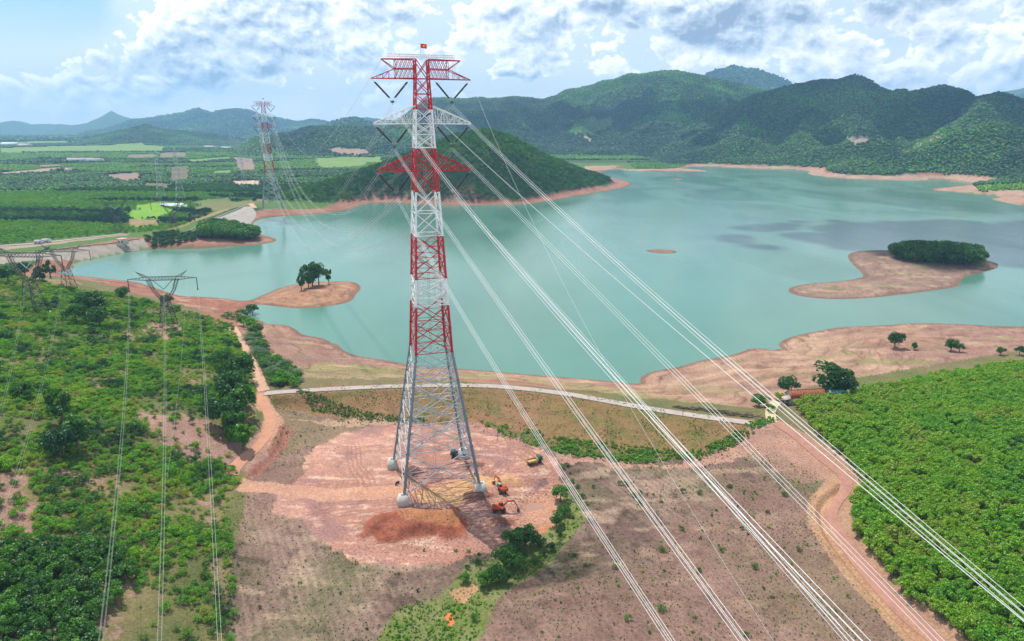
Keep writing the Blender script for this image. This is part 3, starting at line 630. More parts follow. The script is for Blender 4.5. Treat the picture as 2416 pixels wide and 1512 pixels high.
wm = water_mat('lake_water', (.085, .20, .152), .15, .14)
def flat_poly(name, P, z, m, **k):
    me = bpy.data.meshes.new(name); me.from_pydata([(p[0], p[1], z) for p in P], [], [list(range(len(P)))]); me.materials.append(m)
    return tag(link(name, me), **k)
flat_poly('lake_water', [(-600, 235), (1300, 235), (1300, 2300), (-600, 2300)][::1], 0.0, wm, label='calm turquoise reservoir water', kind='structure')

# ------------------------------------------------------------------ lake vegetation: crowns, trunks
def foliage_mat():
    m = bpy.data.materials.new('foliage'); m.use_nodes = True; T = NT(m.node_tree)
    at_ = T.n('ShaderNodeAttribute', attribute_type='INSTANCER', attribute_name='tint').outputs['Fac']
    oi = T.n('ShaderNodeObjectInfo').outputs['Random']; isl = T.n('ShaderNodeNewGeometry').outputs['Random Per Island']
    f = T.m('ADD', at_, T.m('ADD', T.m('MULTIPLY', T.m('SUBTRACT', oi, .5), .14), T.m('MULTIPLY', T.m('SUBTRACT', isl, .5), .10)))
    c = T.ramp(f, [(0.0, (.010, .045, .030)), (.25, (.022, .085, .022)), (.45, (.068, .19, .018)), (.62, (.12, .33, .008)), (.8, (.22, .40, .012)), (1.0, (.32, .30, .06))])
    v = T.m('ADD', .78, T.m('MULTIPLY', isl, .5))
    cb = T.n('ShaderNodeCombineXYZ'); [T.l(v, cb.inputs[i]) for i in range(3)]
    c = T.mix(1.0, c, cb.outputs[0], 'MULTIPLY')
    d = T.n('ShaderNodeBsdfDiffuse'); T.l(c, d.inputs[0]); t = T.n('ShaderNodeBsdfTranslucent')
    T.l(T.mix(1.0, c, G4((1.15, 1.2, .55)), 'MULTIPLY'), t.inputs[0])
    g = T.n('ShaderNodeBsdfGlossy'); g.inputs['Roughness'].default_value = .5; g.inputs[0].default_value = (.8, .9, .8, 1)
    mx = T.n('ShaderNodeMixShader'); mx.inputs[0].default_value = .42; T.l(d.outputs[0], mx.inputs[1]); T.l(t.outputs[0], mx.inputs[2])
    mx2 = T.n('ShaderNodeMixShader'); mx2.inputs[0].default_value = .035; T.l(mx.outputs[0], mx2.inputs[1]); T.l(g.outputs[0], mx2.inputs[2])
    o = T.n('ShaderNodeOutputMaterial'); T.l(mx2.outputs[0], o.inputs[0]); return m
FOL = foliage_mat()
BARK = mat('bark', (.16, .12, .09), .9, scale=4)

def crown_mesh(name, clumps, leaves, size, seed, spread=1.0, z0=.3, flat=1.0, tall=1.0, cr=(.22, .42), bowl=0.0):
    """a crown of unit height: leaf clumps spread through a lumpy volume, leaf-sized faces on each clump"""
    r = np.random.RandomState(seed); VV = []; n = 0
    cs = []
    for i in range(clumps):
        while True:
            p = r.uniform(-1, 1, 3)
            if (p**2).sum() < 1: break
        p = p/np.linalg.norm(p)*(np.linalg.norm(p)**.5)*.72
        cs.append((p[0]*.5*spread, p[1]*.5*spread, z0+(1-z0)*(.5+.5*p[2]*tall*.85)))
    for c in cs:
        k = leaves//clumps; rad = r.uniform(*cr)*.5
        d = r.normal(size=(k, 3)); d[:, 2] = d[:, 2]*.9+.25; d /= np.linalg.norm(d, axis=1)[:, None]
        P = np.array(c)+d*rad*r.uniform(.72, 1.08, (k, 1))*np.array([spread, spread, flat])
        nrm = d+r.normal(size=(k, 3))*.55; nrm /= np.linalg.norm(nrm, axis=1)[:, None]
        t = np.cross(nrm, r.normal(size=(k, 3))); t /= np.linalg.norm(t, axis=1)[:, None]; b = np.cross(nrm, t)
        s = size*r.uniform(.6, 1.25, (k, 1))
        VV.append(np.stack([P-t*s-b*s*.6, P+t*s-b*s*.6, P+t*s+b*s*.6, P-t*s+b*s*.6], 1).reshape(-1, 3))
    V = np.concatenate(VV); F = np.arange(len(V)).reshape(-1, 4)
    return mesh_arrays(name, V, F, [FOL])
def blob_mesh(name, seed, nclump=5, sub=2):
    """small lumpy crown for distant woods"""
    import bmesh
    r = np.random.RandomState(seed); bm = bmesh.new()
    for i in range(nclump):
        t = bmesh.ops.create_icosphere(bm, subdivisions=sub, radius=1, matrix=Matrix.Translation((0, 0, 0)))['verts']
        c = Vector((r.uniform(-.28, .28), r.uniform(-.28, .28), r.uniform(.35, .78))) if i else Vector((0, 0, .5)); q = r.uniform(.18, .3) if i else .38
        for v in t: v.co = c+v.co*q*(1+r.uniform(-.22, .22))
    me = bpy.data.meshes.new(name); bm.to_mesh(me); bm.free(); me.materials.append(FOL); return me
def trunk_mesh(name, seed, h=.6, r0=.035, limbs=4):
    r = np.random.RandomState(seed); V = []; F = []
    def tube(P, Rr, k=6):
        b = len(V)
        for p, q in zip(P, Rr):
            for i in range(k): a = 2*math.pi*i/k; V.append((p[0]+math.cos(a)*q, p[1]+math.sin(a)*q, p[2]))
        for j in range(len(P)-1):
            for i in range(k): F.append((b+j*k+i, b+j*k+(i+1) % k, b+(j+1)*k+(i+1) % k, b+(j+1)*k+i))
    b = r.uniform(-.04, .04, 2)
    tube([(0, 0, -.06), (b[0]*.5, b[1]*.5, h*.5), (b[0], b[1], h)], [r0*1.3, r0*.9, r0*.5])
    for i in range(limbs):
        a = 2*math.pi*i/limbs+r.uniform(0, 1); z = h*r.uniform(.45, .8); L = r.uniform(.18, .32)
        tube([(b[0]*z/h, b[1]*z/h, z), (math.cos(a)*L*.6, math.sin(a)*L*.6, z+L*.4), (math.cos(a)*L, math.sin(a)*L, z+L*.95)], [r0*.5, r0*.32, r0*.15], 5)
    return mesh_arrays(name, V, F, [BARK])

CM = dict(
    plant=[crown_mesh('crown', 11, 620, .040, 10+i, spread=.95, z0=.28, tall=1.1) for i in range(4)],
    shrub=[crown_mesh('crown', 12, 680, .041, 30+i, spread=1.35, z0=.08, flat=.8) for i in range(4)],
    broad=[crown_mesh('crown', 20, 1900, .034, 50+i, spread=1.15, z0=.22, cr=(.20, .38)) for i in range(4)],
    pine=[crown_mesh('crown', 16, 1300, .036, 70+i, spread=.8, z0=.18, tall=1.15, cr=(.16, .34)) for i in range(3)],
    small=[crown_mesh('crown', 4, 110, .11, 90+i, spread=1.1, z0=.05) for i in range(3)])
BL = [blob_mesh('crown', 110+i) for i in range(3)]
TM = [trunk_mesh('trunk', 5+i) for i in range(3)]
TMS = [trunk_mesh('trunk', 15+i, h=.35, r0=.03, limbs=5) for i in range(2)]

def make_tree(name, kind, x, y, z, h, w=1.0, rz=0, tint=.4, label=None, cat='tree', group=None, k=0, tr=None):
    e = empty(name, (x, y, z), rz); e.scale = (h*w, h*w, h)
    t = link('trunk', (tr or TM)[k % len(tr or TM)], e); c = link('crown', CM[kind][k % len(CM[kind])], e); c['tint'] = tint
    tag(e, label, cat, group); return e

# scattering: points with size, turn and tint, drawn by geometry nodes from crowns that stand in the scene
def scatter_tree():
    ng = bpy.data.node_groups.new('scatter', 'GeometryNodeTree')
    ng.interface.new_socket('Geometry', in_out='INPUT', socket_type='NodeSocketGeometry')
    for i in range(3): ng.interface.new_socket(f'O{i}', in_out='INPUT', socket_type='NodeSocketObject')
    ng.interface.new_socket('Geometry', in_out='OUTPUT', socket_type='NodeSocketGeometry')
    N = ng.nodes; L = ng.links
    gi = N.new('NodeGroupInput'); go = N.new('NodeGroupOutput'); iop = N.new('GeometryNodeInstanceOnPoints'); j = N.new('GeometryNodeJoinGeometry')
    for i in range(3):
        oi = N.new('GeometryNodeObjectInfo'); oi.transform_space = 'ORIGINAL'; oi.inputs['As Instance'].default_value = True
        L.new(gi.outputs[1+i], oi.inputs[0]); L.new(oi.outputs['Geometry'], j.inputs[0])
    def na(n, t):
        a = N.new('GeometryNodeInputNamedAttribute'); a.data_type = t; a.inputs[0].default_value = n; return a.outputs[0]
    L.new(gi.outputs[0], iop.inputs['Points']); L.new(j.outputs[0], iop.inputs['Instance']); iop.inputs['Pick Instance'].default_value = True
    L.new(na('vi', 'INT'), iop.inputs['Instance Index']); L.new(na('sc', 'FLOAT_VECTOR'), iop.inputs['Scale']); L.new(na('rt', 'FLOAT_VECTOR'), iop.inputs['Rotation'])
    L.new(iop.outputs[0], go.inputs[0]); return ng
NG = scatter_tree()
def scatter(name, P, sc_, rt, tint, protos, **k):
    n = len(P); me = bpy.data.meshes.new(name); me.vertices.add(n); me.vertices.foreach_set('co', np.asarray(P, np.float32).ravel())
    a = me.attributes.new('sc', 'FLOAT_VECTOR', 'POINT'); a.data.foreach_set('vector', np.asarray(sc_, np.float32).ravel())
    a = me.attributes.new('rt', 'FLOAT_VECTOR', 'POINT'); a.data.foreach_set('vector', np.stack([np.zeros(n), np.zeros(n), rt], 1).astype(np.float32).ravel())
    a = me.attributes.new('tint', 'FLOAT', 'POINT'); a.data.foreach_set('value', np.asarray(tint, np.float32))
    a = me.attributes.new('vi', 'INT', 'POINT'); a.data.foreach_set('value', rng.randint(0, 3, n).astype(np.int32))
    o = link(name, me); md = o.modifiers.new('scatter', 'NODES'); md.node_group = NG
    ids = [i.identifier for i in NG.interface.items_tree if i.in_out == 'INPUT' and i.socket_type == 'NodeSocketObject']
    for s, p in zip(ids, protos): md[s] = p
    return tag(o, kind='stuff', **k)

def pts_in(P, sp, jit=.8):
    """jittered positions inside a map polygon"""
    P = np.array(P); x0, y0 = P.min(0); x1, y1 = P.max(0)
    X, Y = np.meshgrid(np.arange(x0, x1, sp), np.arange(y0, y1, sp)); X = X.ravel()+rng.uniform(-.5, .5, X.size)*sp*jit; Y = Y.ravel()+rng.uniform(-.5, .5, Y.size)*sp*jit
    k = inpoly(X, Y, P); return X[k], Y[k]
def vis(X, Y, zz=0, m=40):
    """inside the camera's field, with a margin"""
    dz = gz_grid(Z, X, Y)+zz-CH; f = Y*math.cos(PITCH)-dz*math.sin(PITCH); up = Y*math.sin(PITCH)+dz*math.cos(PITCH)
    px = 1207.5+FPX*X/np.maximum(f, 1); py = 756-FPX*up/np.maximum(f, 1)
    return (f > 1) & (px > -m) & (px < 2415+m) & (py < 1512+m), px, py

# ---- right-hand plantation
PLA = polyw([(1872, 962, 6.5), (1905, 990, 6.3), (1925, 1030, 6), (1990, 1085, 5.6), (2040, 1140, 5.4), (2012, 1195, 5.2), (2020, 1260, 5), (2085, 1345, 4.8), (2150, 1410, 4.6), (2260, 1500, 4.4), (2420, 1640, 4),
             (2800, 1640, 5), (2700, 1000, 13), (2600, 860, 12), (2415, 852, 10), (2330, 868, 9), (2200, 893, 8), (2110, 912, 8), (2020, 930, 7.2), (2000, 945, 7), (1905, 945, 6.7)])
X, Y = pts_in(PLA, 1.85, .95)
v, px, py = vis(X, Y, 0, 60); X, Y, px, py = X[v], Y[v], px[v], py[v]
tone = .76+(fbm(X, Y, 11, 3)-.5)*.40+rng.uniform(-.05, .05, len(X)); tone = np.where((py > 1000) & (py < 1180) & (px > 2180), tone-.08, tone)
odd = rng.rand(len(X)) < .010; tone[odd] = .3
S = rng.uniform(2.5, 4.2, len(X))*(1+(fbm(X, Y, 15, 2)-.5)*.3)
D = np.hypot(X, Y); vv, _, _ = vis(X, Y, 3, -10); order = np.argsort(D+np.where(vv, 0, 1e4)); near = order[:300]; rest = order[300:]
ZZ = gz_grid(Z, X, Y)
PR = []
for i in near:
    e = make_tree('acacia_tree', 'plant', X[i], Y[i], ZZ[i]-.1, S[i], rng.uniform(.95, 1.15), rng.uniform(0, 6.28), float(tone[i]), 'young bright green plantation tree near the dirt track on the right',
                  'tree', 'plantation trees beside the right dirt track', int(i))
    PR.append(e)
PRO = [e.children[1] for e in PR[:30]]
def pick(kind): 
    out = []
    for e in col.objects:
        if e.name.startswith('crown') and e.data in CM[kind] and e.data not in [q.data for q in out]: out.append(e)
        if len(out) == 3: break
    return out
plp = pick('plant')
w_ = rng.uniform(.95, 1.2, len(rest))
scatter('plantation_foliage', np.stack([X[rest], Y[rest], ZZ[rest]-.1], 1), np.stack([S[rest]*w_, S[rest]*w_, S[rest]], 1), rng.uniform(0, 6.28, len(rest)), tone[rest], plp,
        label='dense bright green young plantation covering the slope on the right')

def shrub_label(x, y, s, t):
    q = 'dark green' if t < .38 else 'fresh green' if t < .6 else 'light yellow-green' if t < .8 else 'olive-yellow'
    z_ = 'large' if s > 2.4 else 'small' if s < 1.2 else 'middling'; d = math.hypot(x, y)
    w = 'in the bottom left corner' if d < 150 and x < -75 else 'on the open ground near the bottom edge' if d < 150 else 'on the lower hillside' if d < 200 else 'on the hillside by the left road bend' if x > -95 else 'high on the left hillside' if d < 260 else 'near the old pylons on the hill'
    return f'{z_} {q} shrub in the scrub {w}'
# ---- left hillside shrubs
LH = polyw([(-60, 640, 24), (70, 655, 21), (140, 678, 17), (250, 690, 12), (330, 704, 9), (420, 730, 8), (500, 745, 7), (548, 760, 6), (560, 800, 6), (586, 855, 6.8), (600, 905, 7), (604, 960, 6), (612, 1010, 5), (560, 1070, 4), (556, 1150, 4), (548, 1300, 3), (560, 1512, 2.5),
            (560, 1600, 2.5), (-300, 1600, 14), (-200, 640, 24)])
X, Y = pts_in(LH, 1.35, 1.0)
v, px, py = vis(X, Y, 0, 60); X, Y, px, py = X[v], Y[v], px[v], py[v]
open_ = np.zeros(len(X))
for P, z in (([(320, 985), (420, 985), (470, 1000), (520, 1040), (430, 1060), (330, 1010)], 12), ([(340, 765), (430, 762), (435, 778), (400, 800), (400, 830), (370, 800), (345, 790)], 9), ([(430, 990), (520, 1000), (560, 1060), (480, 1075), (430, 1060)], 8),
             ([(0, 1160), (70, 1150), (90, 1200), (80, 1260), (0, 1250)], 16), ([(0, 1290), (60, 1280), (40, 1340), (0, 1350)], 14), ([(560, 1040), (620, 1020), (640, 1060), (570, 1100), (500, 1090)], 5), ([(240, 1430), (420, 1420), (560, 1512), (560, 1600), (300, 1600)], 5)):
    open_[inpoly(X, Y, polyw(P, z))] = 1
dn_ = fbm(X, Y, 13, 4); keep = (rng.rand(len(X)) < np.clip((dn_-.28)*5, .45, .98)) & ((open_ == 0) | (rng.rand(len(X)) < .13)); X, Y, px, py, dn_ = X[keep], Y[keep], px[keep], py[keep], dn_[keep]
tone = .66+(fbm(X+50, Y, 9, 3)-.5)*.95+rng.uniform(-.14, .14, len(X)); hue2 = rng.rand(len(X)); tone[hue2 < .06] = .9
S = rng.uniform(.7, 2.0, len(X))**1.25*(.55+1.05*np.clip(dn_-.15, .1, .8)); big = rng.rand(len(X)) < .05; S[big] *= 1.7; tone[big] -= .22
ZZ = gz_grid(Z, X, Y); D = np.hypot(X, Y); vv, _, _ = vis(X, Y, 1, -5); order = np.argsort(D/np.maximum(S, .3)+np.where(vv, 0, 1e4)); near = order[:300]; rest = order[300:]
for i in near:
    make_tree('shrub', 'shrub', X[i], Y[i], ZZ[i]-.1, S[i], rng.uniform(.9, 1.3), rng.uniform(0, 6.28), float(tone[i]), shrub_label(X[i], Y[i], S[i], tone[i]), 'shrub', 'shrubs on the hillside left of the road', int(i), TMS)
shp = pick('shrub')
w_ = rng.uniform(.95, 1.35, len(rest))
scatter('hillside_undergrowth', np.stack([X[rest], Y[rest], ZZ[rest]-.1], 1), np.stack([S[rest]*w_, S[rest]*w_, S[rest]], 1), rng.uniform(0, 6.28, len(rest)), tone[rest], shp, label='mixed green and olive scrub covering the hillside on the left')

# bottom-left young trees
BLT = polyw([(-60, 1310, 16), (90, 1310, 13), (230, 1290, 11), (330, 1330, 8), (300, 1420, 8), (240, 1512, 8), (230, 1600, 8), (-200, 1600, 12)])
X, Y = pts_in(BLT, 2.3, .9); v, px, py = vis(X, Y, 0, 80); X, Y = X[v], Y[v]
gap = dpath(X, Y, polyw([(0, 1440, 13), (60, 1400, 12), (150, 1385, 11), (300, 1400, 8)])) < 1.0; X, Y = X[~gap], Y[~gap]
for i in range(len(X)):
    make_tree('young_tree', 'plant', X[i], Y[i], gz(X[i], Y[i])-.1, rng.uniform(3.0, 4.4), rng.uniform(1, 1.2), rng.uniform(0, 6.28), .42+rng.uniform(-.08, .1), 'dense green young tree in the plot at the bottom left corner', 'tree', 'young trees in the bottom left plot', i)

# ---- single larger trees
TSC = 1.65
def T1(px, py, z, h, kind, tint, label, name='tree', w=1.0, cat='tree', group=None, k=0):
    tint += .10 if TSC > 1.3 and TSC < 1.6 else .06 if TSC > 1.6 or TSC == .95 else 0; p = drop(px, py, z); h = h*TSC; return make_tree(name, kind, p.x, p.y, p.z-.15, h, w, rng.uniform(0, 6.28), tint, label, cat, group, k)
T1(215, 752, 14, 8.5, 'broad', .22, 'tall dark tree rising from the scrub between two lattice pylons', k=0); T1(238, 775, 13, 6.5, 'broad', .28, 'round dark tree in front of the tall tree between the pylons', k=1)
T1(182, 765, 14, 6, 'broad', .25, 'dark tree just left of the tall tree between the pylons', k=2); T1(290, 700, 11, 4, 'broad', .3, 'small tree on the hill crest left of the middle pylon', k=3)
T1(120, 655, 20, 6.5, 'pine', .22, 'dark feathery tree behind the waist of the leftmost pylon', k=0); T1(95, 668, 21, 6, 'pine', .25, 'feathery dark green tree at the foot of the leftmost pylon', k=1)
T1(60, 650, 22, 6, 'broad', .25, 'dark tree on the hill crest at the left edge of the photo', k=1); T1(20, 668, 23, 6, 'broad', .3, 'round green tree on the hill crest in the left corner', k=2)
T1(150, 1000, 18, 7.2, 'pine', .36, 'tall feathery green tree standing alone on the open hillside', k=1); T1(185, 1065, 17, 6.5, 'pine', .33, 'feathery green tree just below the tall lone hillside tree', k=2)
T1(150, 1075, 18, 5.5, 'broad', .2, 'dark rounded tree near the caption corner on the hillside', k=3); T1(60, 945, 22, 4, 'broad', .3, 'small green tree on the left hillside slope', k=0)
T1(395, 722, 9, 4.2, 'broad', .22, 'dark round tree behind the middle pylon', k=2)
for i, (px, py, h, kd, tt, lb) in enumerate([(572, 905, 7.5, 'broad', .30, 'round dark green tree against the road bend, farthest of the roadside clump'), (545, 960, 8, 'broad', .27, 'large dark tree in the middle of the roadside clump'), (575, 985, 7.5, 'pine', .35, 'feathery tree overhanging the dirt road'),
        (528, 1010, 7, 'broad', .29, 'dark tree on the left side of the roadside clump'), (560, 1040, 7, 'pine', .38, 'bright feathery tree at the lower end of the roadside clump'), (575, 1062, 5.5, 'pine', .42, 'small bright feathery tree nearest the pink clearing'), (525, 870, 5, 'broad', .34, 'medium tree up the slope from the roadside clump')]):
    T1(px, py, 6, h, kd, tt, lb, group='trees beside the left dirt road', k=i)
TSC = .95
# trees by the stream
for i, (px, py, h, tt, lb) in enumerate([(1212, 1300, 6.5, .34, 'tall leafy tree at the edge of the pink platform by the stream'), (1238, 1285, 6, .26, 'dark tree closest to the orange gully'), (1190, 1335, 6, .42, 'bright green tree in the middle of the stream thicket'), (1215, 1345, 5, .36, 'leafy tree right of the bright stream tree'),
        (1165, 1370, 4.8, .40, 'rounded bright tree lower in the stream thicket'), (1140, 1385, 4, .45, 'low bright tree at the lower end of the stream thicket'), (1185, 1375, 4, .36, 'short tree beside the rounded bright tree of the thicket'), (1270, 1290, 3.5, .26, 'dark bush right of the orange gully'), (1300, 1300, 2.6, .22, 'small dark bush far right of the orange gully'), (1095, 1372, 2.6, .42, 'small round bush at the left end of the stream thicket'),
        (1322, 1180, 5, .42, 'thin leafy tree beside the muddy pond'), (1330, 1215, 3.6, .36, 'leaning small tree below the muddy pond'), (1312, 1240, 4.4, .40, 'spindly tree on the bank south of the muddy pond'), (1322, 1262, 2.5, .3, 'low bush under the spindly tree'), (1280, 1312, 2, .25, 'dark low bush below the gully'), (1262, 1330, 1.8, .3, 'tiny bush below the stream thicket')]):
    T1(px, py, 1.2, h, 'broad', tt, lb, name='tree' if h > 3 else 'bush', cat='tree' if h > 3 else 'bush', group='trees and bushes along the stream', w=1.05, k=i)
TSC = 1.35
# by the house and on the beach
T1(1955, 932, 6, 9.5, 'broad', .18, 'big dark spreading tree behind the red-roofed house', w=1.25, k=0); T1(1990, 930, 6.5, 6, 'broad', .15, 'smaller dark tree touching the big tree behind the house', k=1)
T1(1857, 932, 6, 5.8, 'broad', .18, 'medium dark tree left of the red-roofed house', k=2); T1(1838, 945, 6, 2.6, 'broad', .7, 'small yellow-green tree in front of the house gable', k=3)
T1(1790, 958, 5, 3.6, 'broad', .38, 'green bush by the track entrance to the house', w=1.3, k=1, name='bush', cat='bush'); T1(1812, 972, 6, 2.6, 'shrub', .42, 'low bush at the corner of the house track', k=0, name='bush', cat='bush'); T1(1905, 945, 6, 2.5, 'shrub', .45, 'bright hedge-like bush behind the house ridge', w=1.6, k=1, name='bush', cat='bush')
T1(2110, 820, 2.8, 6.2, 'broad', .2, 'slender grey-green tree alone on the bare beach', w=.85, k=3); T1(2154, 826, 2.8, 3, 'broad', .25, 'tiny tree right of the slender beach tree', w=.75, k=1)
T1(2242, 828, 3, 4.6, 'broad', .22, 'left one of two joined trees on the beach', k=0); T1(2262, 830, 3, 3.2, 'broad', .24, 'right one of two joined trees on the beach', k=2)
T1(2360, 838, 5, 3, 'broad', .28, 'round tree at the beach edge of the plantation', k=1); T1(2404, 838, 5, 3.4, 'broad', .25, 'dark tree at the right edge of the photo by the beach', k=2)
TSC = 1.75
# near-left island
for i, (px, py, h, w, kd, lb) in enumerate([(711, 685, 6.4, .75, 'pine', 'narrow tree at the left end of the small sandy island'), (737, 676, 9.5, .8, 'broad', 'tallest tree of the small sandy island'), (752, 672, 8.5, .75, 'broad', 'tall tree right of the tallest on the sandy island'), (728, 680, 6, .8, 'broad', 'lower tree in front of the tall island trees'), (776, 670, 6.6, .6, 'pine', 'thin lone tree on the right of the sandy island')]):
    T1(px, py, 3.5, h, kd, .3, lb, w=w, group='trees on the small sandy island', k=i)

# ---- palms and bushes along the left road
PALM = mat('palm_leaf', (.045, .10, .03), .6, var=.25, scale=1.5)
def palm_meshes(seed):
    r = np.random.RandomState(seed); out = []
    V, F = [], []
    for kf in range(22):
        a = kf*2.4+r.uniform(-.2, .2); up = r.uniform(.2, 1.15); L = r.uniform(2.6, 3.4); P = []
        for s in range(8):
            t = s/7; P.append(Vector((math.cos(a)*L*t*math.cos(up*(1-t*.4))*1.0, math.sin(a)*L*t*math.cos(up*(1-t*.4)), 1.3+L*t*math.sin(up)*(1-.2*t)-1.6*t*t)))
        side = Vector((-math.sin(a), math.cos(a), 0))
        for s in range(7):
            for sg in (-1, 1):
                for q in (0, .5):
                    A = P[s].lerp(P[s+1], q); B = P[s].lerp(P[s+1], q+.28); w = .75*math.sin(math.pi*(.12+.8*(s+q)/7.5))
                    b = len(V); tip = (A+B)/2+side*sg*w+Vector((0, 0, -.25*w))+(P[s+1]-P[s])*.3
                    V.extend([tuple(A), tuple(B), tuple(tip+(B-A)*.3), tuple(tip)]); F.append((b, b+1, b+2, b+3))
    return mesh_arrays('crown', V, F, [PALM])
PMs = [palm_meshes(i) for i in (1, 2, 3)]
PT = trunk_mesh('trunk', 44, h=1.6, r0=.28, limbs=0)
for i, (px, py, s) in enumerate([(588, 800, .9), (600, 812, .85), (606, 835, .9), (596, 790, .8), (618, 838, .7), (628, 862, .75), (640, 882, .8), (650, 868, .7), (664, 880, .75), (672, 862, .7), (686, 888, .8), (700, 882, .65), (655, 905, .75), (634, 850, .7), (705, 900, .5)]):
    p = drop(px, py, 6); e = empty('oil_palm', (p.x, p.y, p.z-.1), i*1.3); s *= 1.75; e.scale = (s, s, s)
    link('trunk', PT, e); link('crown', PMs[i % 3], e); tag(e, 'low feathery oil palm on the strip between dirt road and lake', 'palm', 'oil palms between the left road and the lake')
for i, (px, py, h, tt) in enumerate([(575, 768, 3.2, .4), (592, 778, 3.6, .55), (605, 790, 3.4, .35), (560, 755, 2.6, .4), (612, 805, 3, .4), (622, 822, 2.4, .42), (640, 862, 2.4, .35), (650, 892, 2.6, .42), (668, 898, 2.8, .4), (680, 902, 2.6, .5), (660, 910, 2.4, .55), (690, 905, 2.2, .45), (700, 912, 1.8, .5), (585, 745, 2.6, .3), (596, 742, 3.6, .2), (536, 752, 2.6, .35), (570, 745, 2.4, .4), (640, 905, 2, .5), (676, 880, 2.4, .4)]):
    T1(px, py, 6, h, 'broad' if h > 3 else 'shrub', tt, 'green bush growing among the palms by the lake shore', name='bush', cat='bush', group='bushes among the roadside palms', k=i, w=1.2)

TSC = 1.0
RS_ = [(590, 770, 6), (612, 790, 6), (628, 815, 6), (640, 845, 5), (660, 850, 5), (690, 872, 5), (712, 905, 5), (660, 918, 6.5), (636, 912, 6.5), (624, 880, 6.5), (606, 840, 6), (586, 800, 6)]
X, Y = pts_in(polyw(RS_), 2.6, 1)
for i in range(min(len(X), 90)):
    t_ = rng.uniform(.25, .6); h_ = rng.uniform(1.6, 3.6); q_ = 'dark' if t_ < .36 else 'mid-green' if t_ < .5 else 'bright yellow-green'; z_ = 'tall' if h_ > 2.8 else 'low' if h_ < 2.1 else 'medium'
    make_tree('bush', 'shrub' if i % 3 else 'broad', X[i], Y[i], gz(X[i], Y[i])-.1, h_, 1.2, rng.uniform(0, 6.28), t_, f'{z_} {q_} bush among the palms between the left road and the lake', 'bush', 'bushes among the roadside palms', i)
# ---- small plants on the fields: seedlings nobody could count
FW = polyw([(640, 975), (860, 985), (1100, 992), (1250, 1046), (1400, 1072), (1640, 1085), (1740, 1052), (1850, 1090), (1930, 1130), (1920, 1200), (1930, 1270), (2050, 1420), (2200, 1600), (420, 1620), (500, 1300), (600, 1080)], 2.4)
PADW = polyw([(745, 1050), (800, 1018), (900, 1002), (1100, 1000), (1200, 1030), (1285, 1068), (1325, 1110), (1330, 1160), (1310, 1220), (1270, 1260), (1190, 1262), (1150, 1300), (1060, 1325), (930, 1340), (850, 1325), (790, 1290), (730, 1262), (700, 1230), (640, 1215), (650, 1170), (700, 1120)], 2)
X, Y = pts_in(FW, .95, 1.0); v, px, py = vis(X, Y, 0, 30); k = v & ~inpoly(X, Y, PADW); X, Y = X[k], Y[k]
dg = dpath(X, Y, RD_DIRT[:, :2]); k = (rng.rand(len(X)) < .26+np.clip(fbm(X, Y, 9, 4)*3.0-1.15, 0, .7)) & (dg > 3); X, Y = X[k], Y[k]
sm = []
for i in range(3):
    p = drop(*[(1000, 1300), (1110, 1320), (840, 1330)][i], 2); e = link('seedling', CM['small'][i], None, p); e.scale = (.8, .8, .9); e['tint'] = .5
    tag(e, ['small green seedling on the pale gravel below the spoil heap', 'small green seedling at the right lower rim of the platform', 'small green seedling at the left lower rim of the platform'][i], 'plant'); sm.append(e)
s_ = rng.uniform(.12, .40, len(X))**1.1; s_[rng.rand(len(X)) < .05] *= 2.2
scatter('field_undergrowth', np.stack([X, Y, gz_grid(Z, X, Y)-.03], 1), np.stack([s_*1.2, s_*1.2, s_], 1), rng.uniform(0, 6.28, len(X)), .55+rng.uniform(-.3, .25, len(X)), sm, label='small green plants and dry tufts dotting the reddish fields')
# grass tufts on the dam slope and on the lush strip
SL = polyw([(625, 935), (820, 924), (1090, 918), (1350, 942), (1650, 994), (1820, 1014), (1740, 1050), (1640, 1082), (1400, 1070), (1250, 1044), (1100, 994), (860, 988), (640, 968)], 4.5)
X, Y = pts_in(SL, .8, 1); k = rng.rand(len(X)) < np.clip(fbm(X, Y, 4, 4)*4-1.75, .04, .9)*.75; X, Y = X[k], Y[k]; s1 = rng.uniform(.2, .5, len(X)); t1 = .60+rng.uniform(-.3, .3, len(X))
BK = polyw([(1120, 986), (1310, 1030), (1560, 1062), (1650, 1066), (1740, 1035), (1825, 1005), (1830, 1018), (1740, 1058), (1650, 1084), (1500, 1088), (1320, 1066), (1200, 1030)], 2.8)
X2, Y2 = pts_in(BK, .62, 1); k = rng.rand(len(X2)) < .75*np.clip(fbm(X2, Y2, 6, 3)*3.2-.9, 0, 1); X2, Y2 = X2[k], Y2[k]; s2 = rng.uniform(.35, 1.1, len(X2)); t2 = .62+rng.uniform(-.15, .15, len(X2))
LU = polyw([(1330, 1170), (1375, 1200), (1380, 1240), (1300, 1330), (1270, 1350), (1180, 1420), (1120, 1512), (1100, 1560), (880, 1560), (930, 1440), (1040, 1400), (1110, 1330), (1230, 1290), (1310, 1230)], 1.2)
X3, Y3 = pts_in(LU, .6, 1); k = rng.rand(len(X3)) < .5*np.clip(fbm(X3, Y3, 5, 3)*4-1.6, 0, 1); X3, Y3 = X3[k], Y3[k]; s3 = rng.uniform(.25, .7, len(X3)); t3 = .7+rng.uniform(-.2, .15, len(X3))
B4 = polyw([(690, 945), (760, 955), (860, 975), (1000, 985), (1000, 994), (850, 988), (740, 972)], 2.6)
X4, Y4 = pts_in(B4, .9, 1); s4 = rng.uniform(.4, 1.0, len(X4)); t4 = .45+rng.uniform(-.1, .15, len(X4))
XX = np.concatenate([X, X2, X3, X4]); YY = np.concatenate([Y, Y2, Y3, Y4]); ss = np.concatenate([s1, s2, s3, s4])
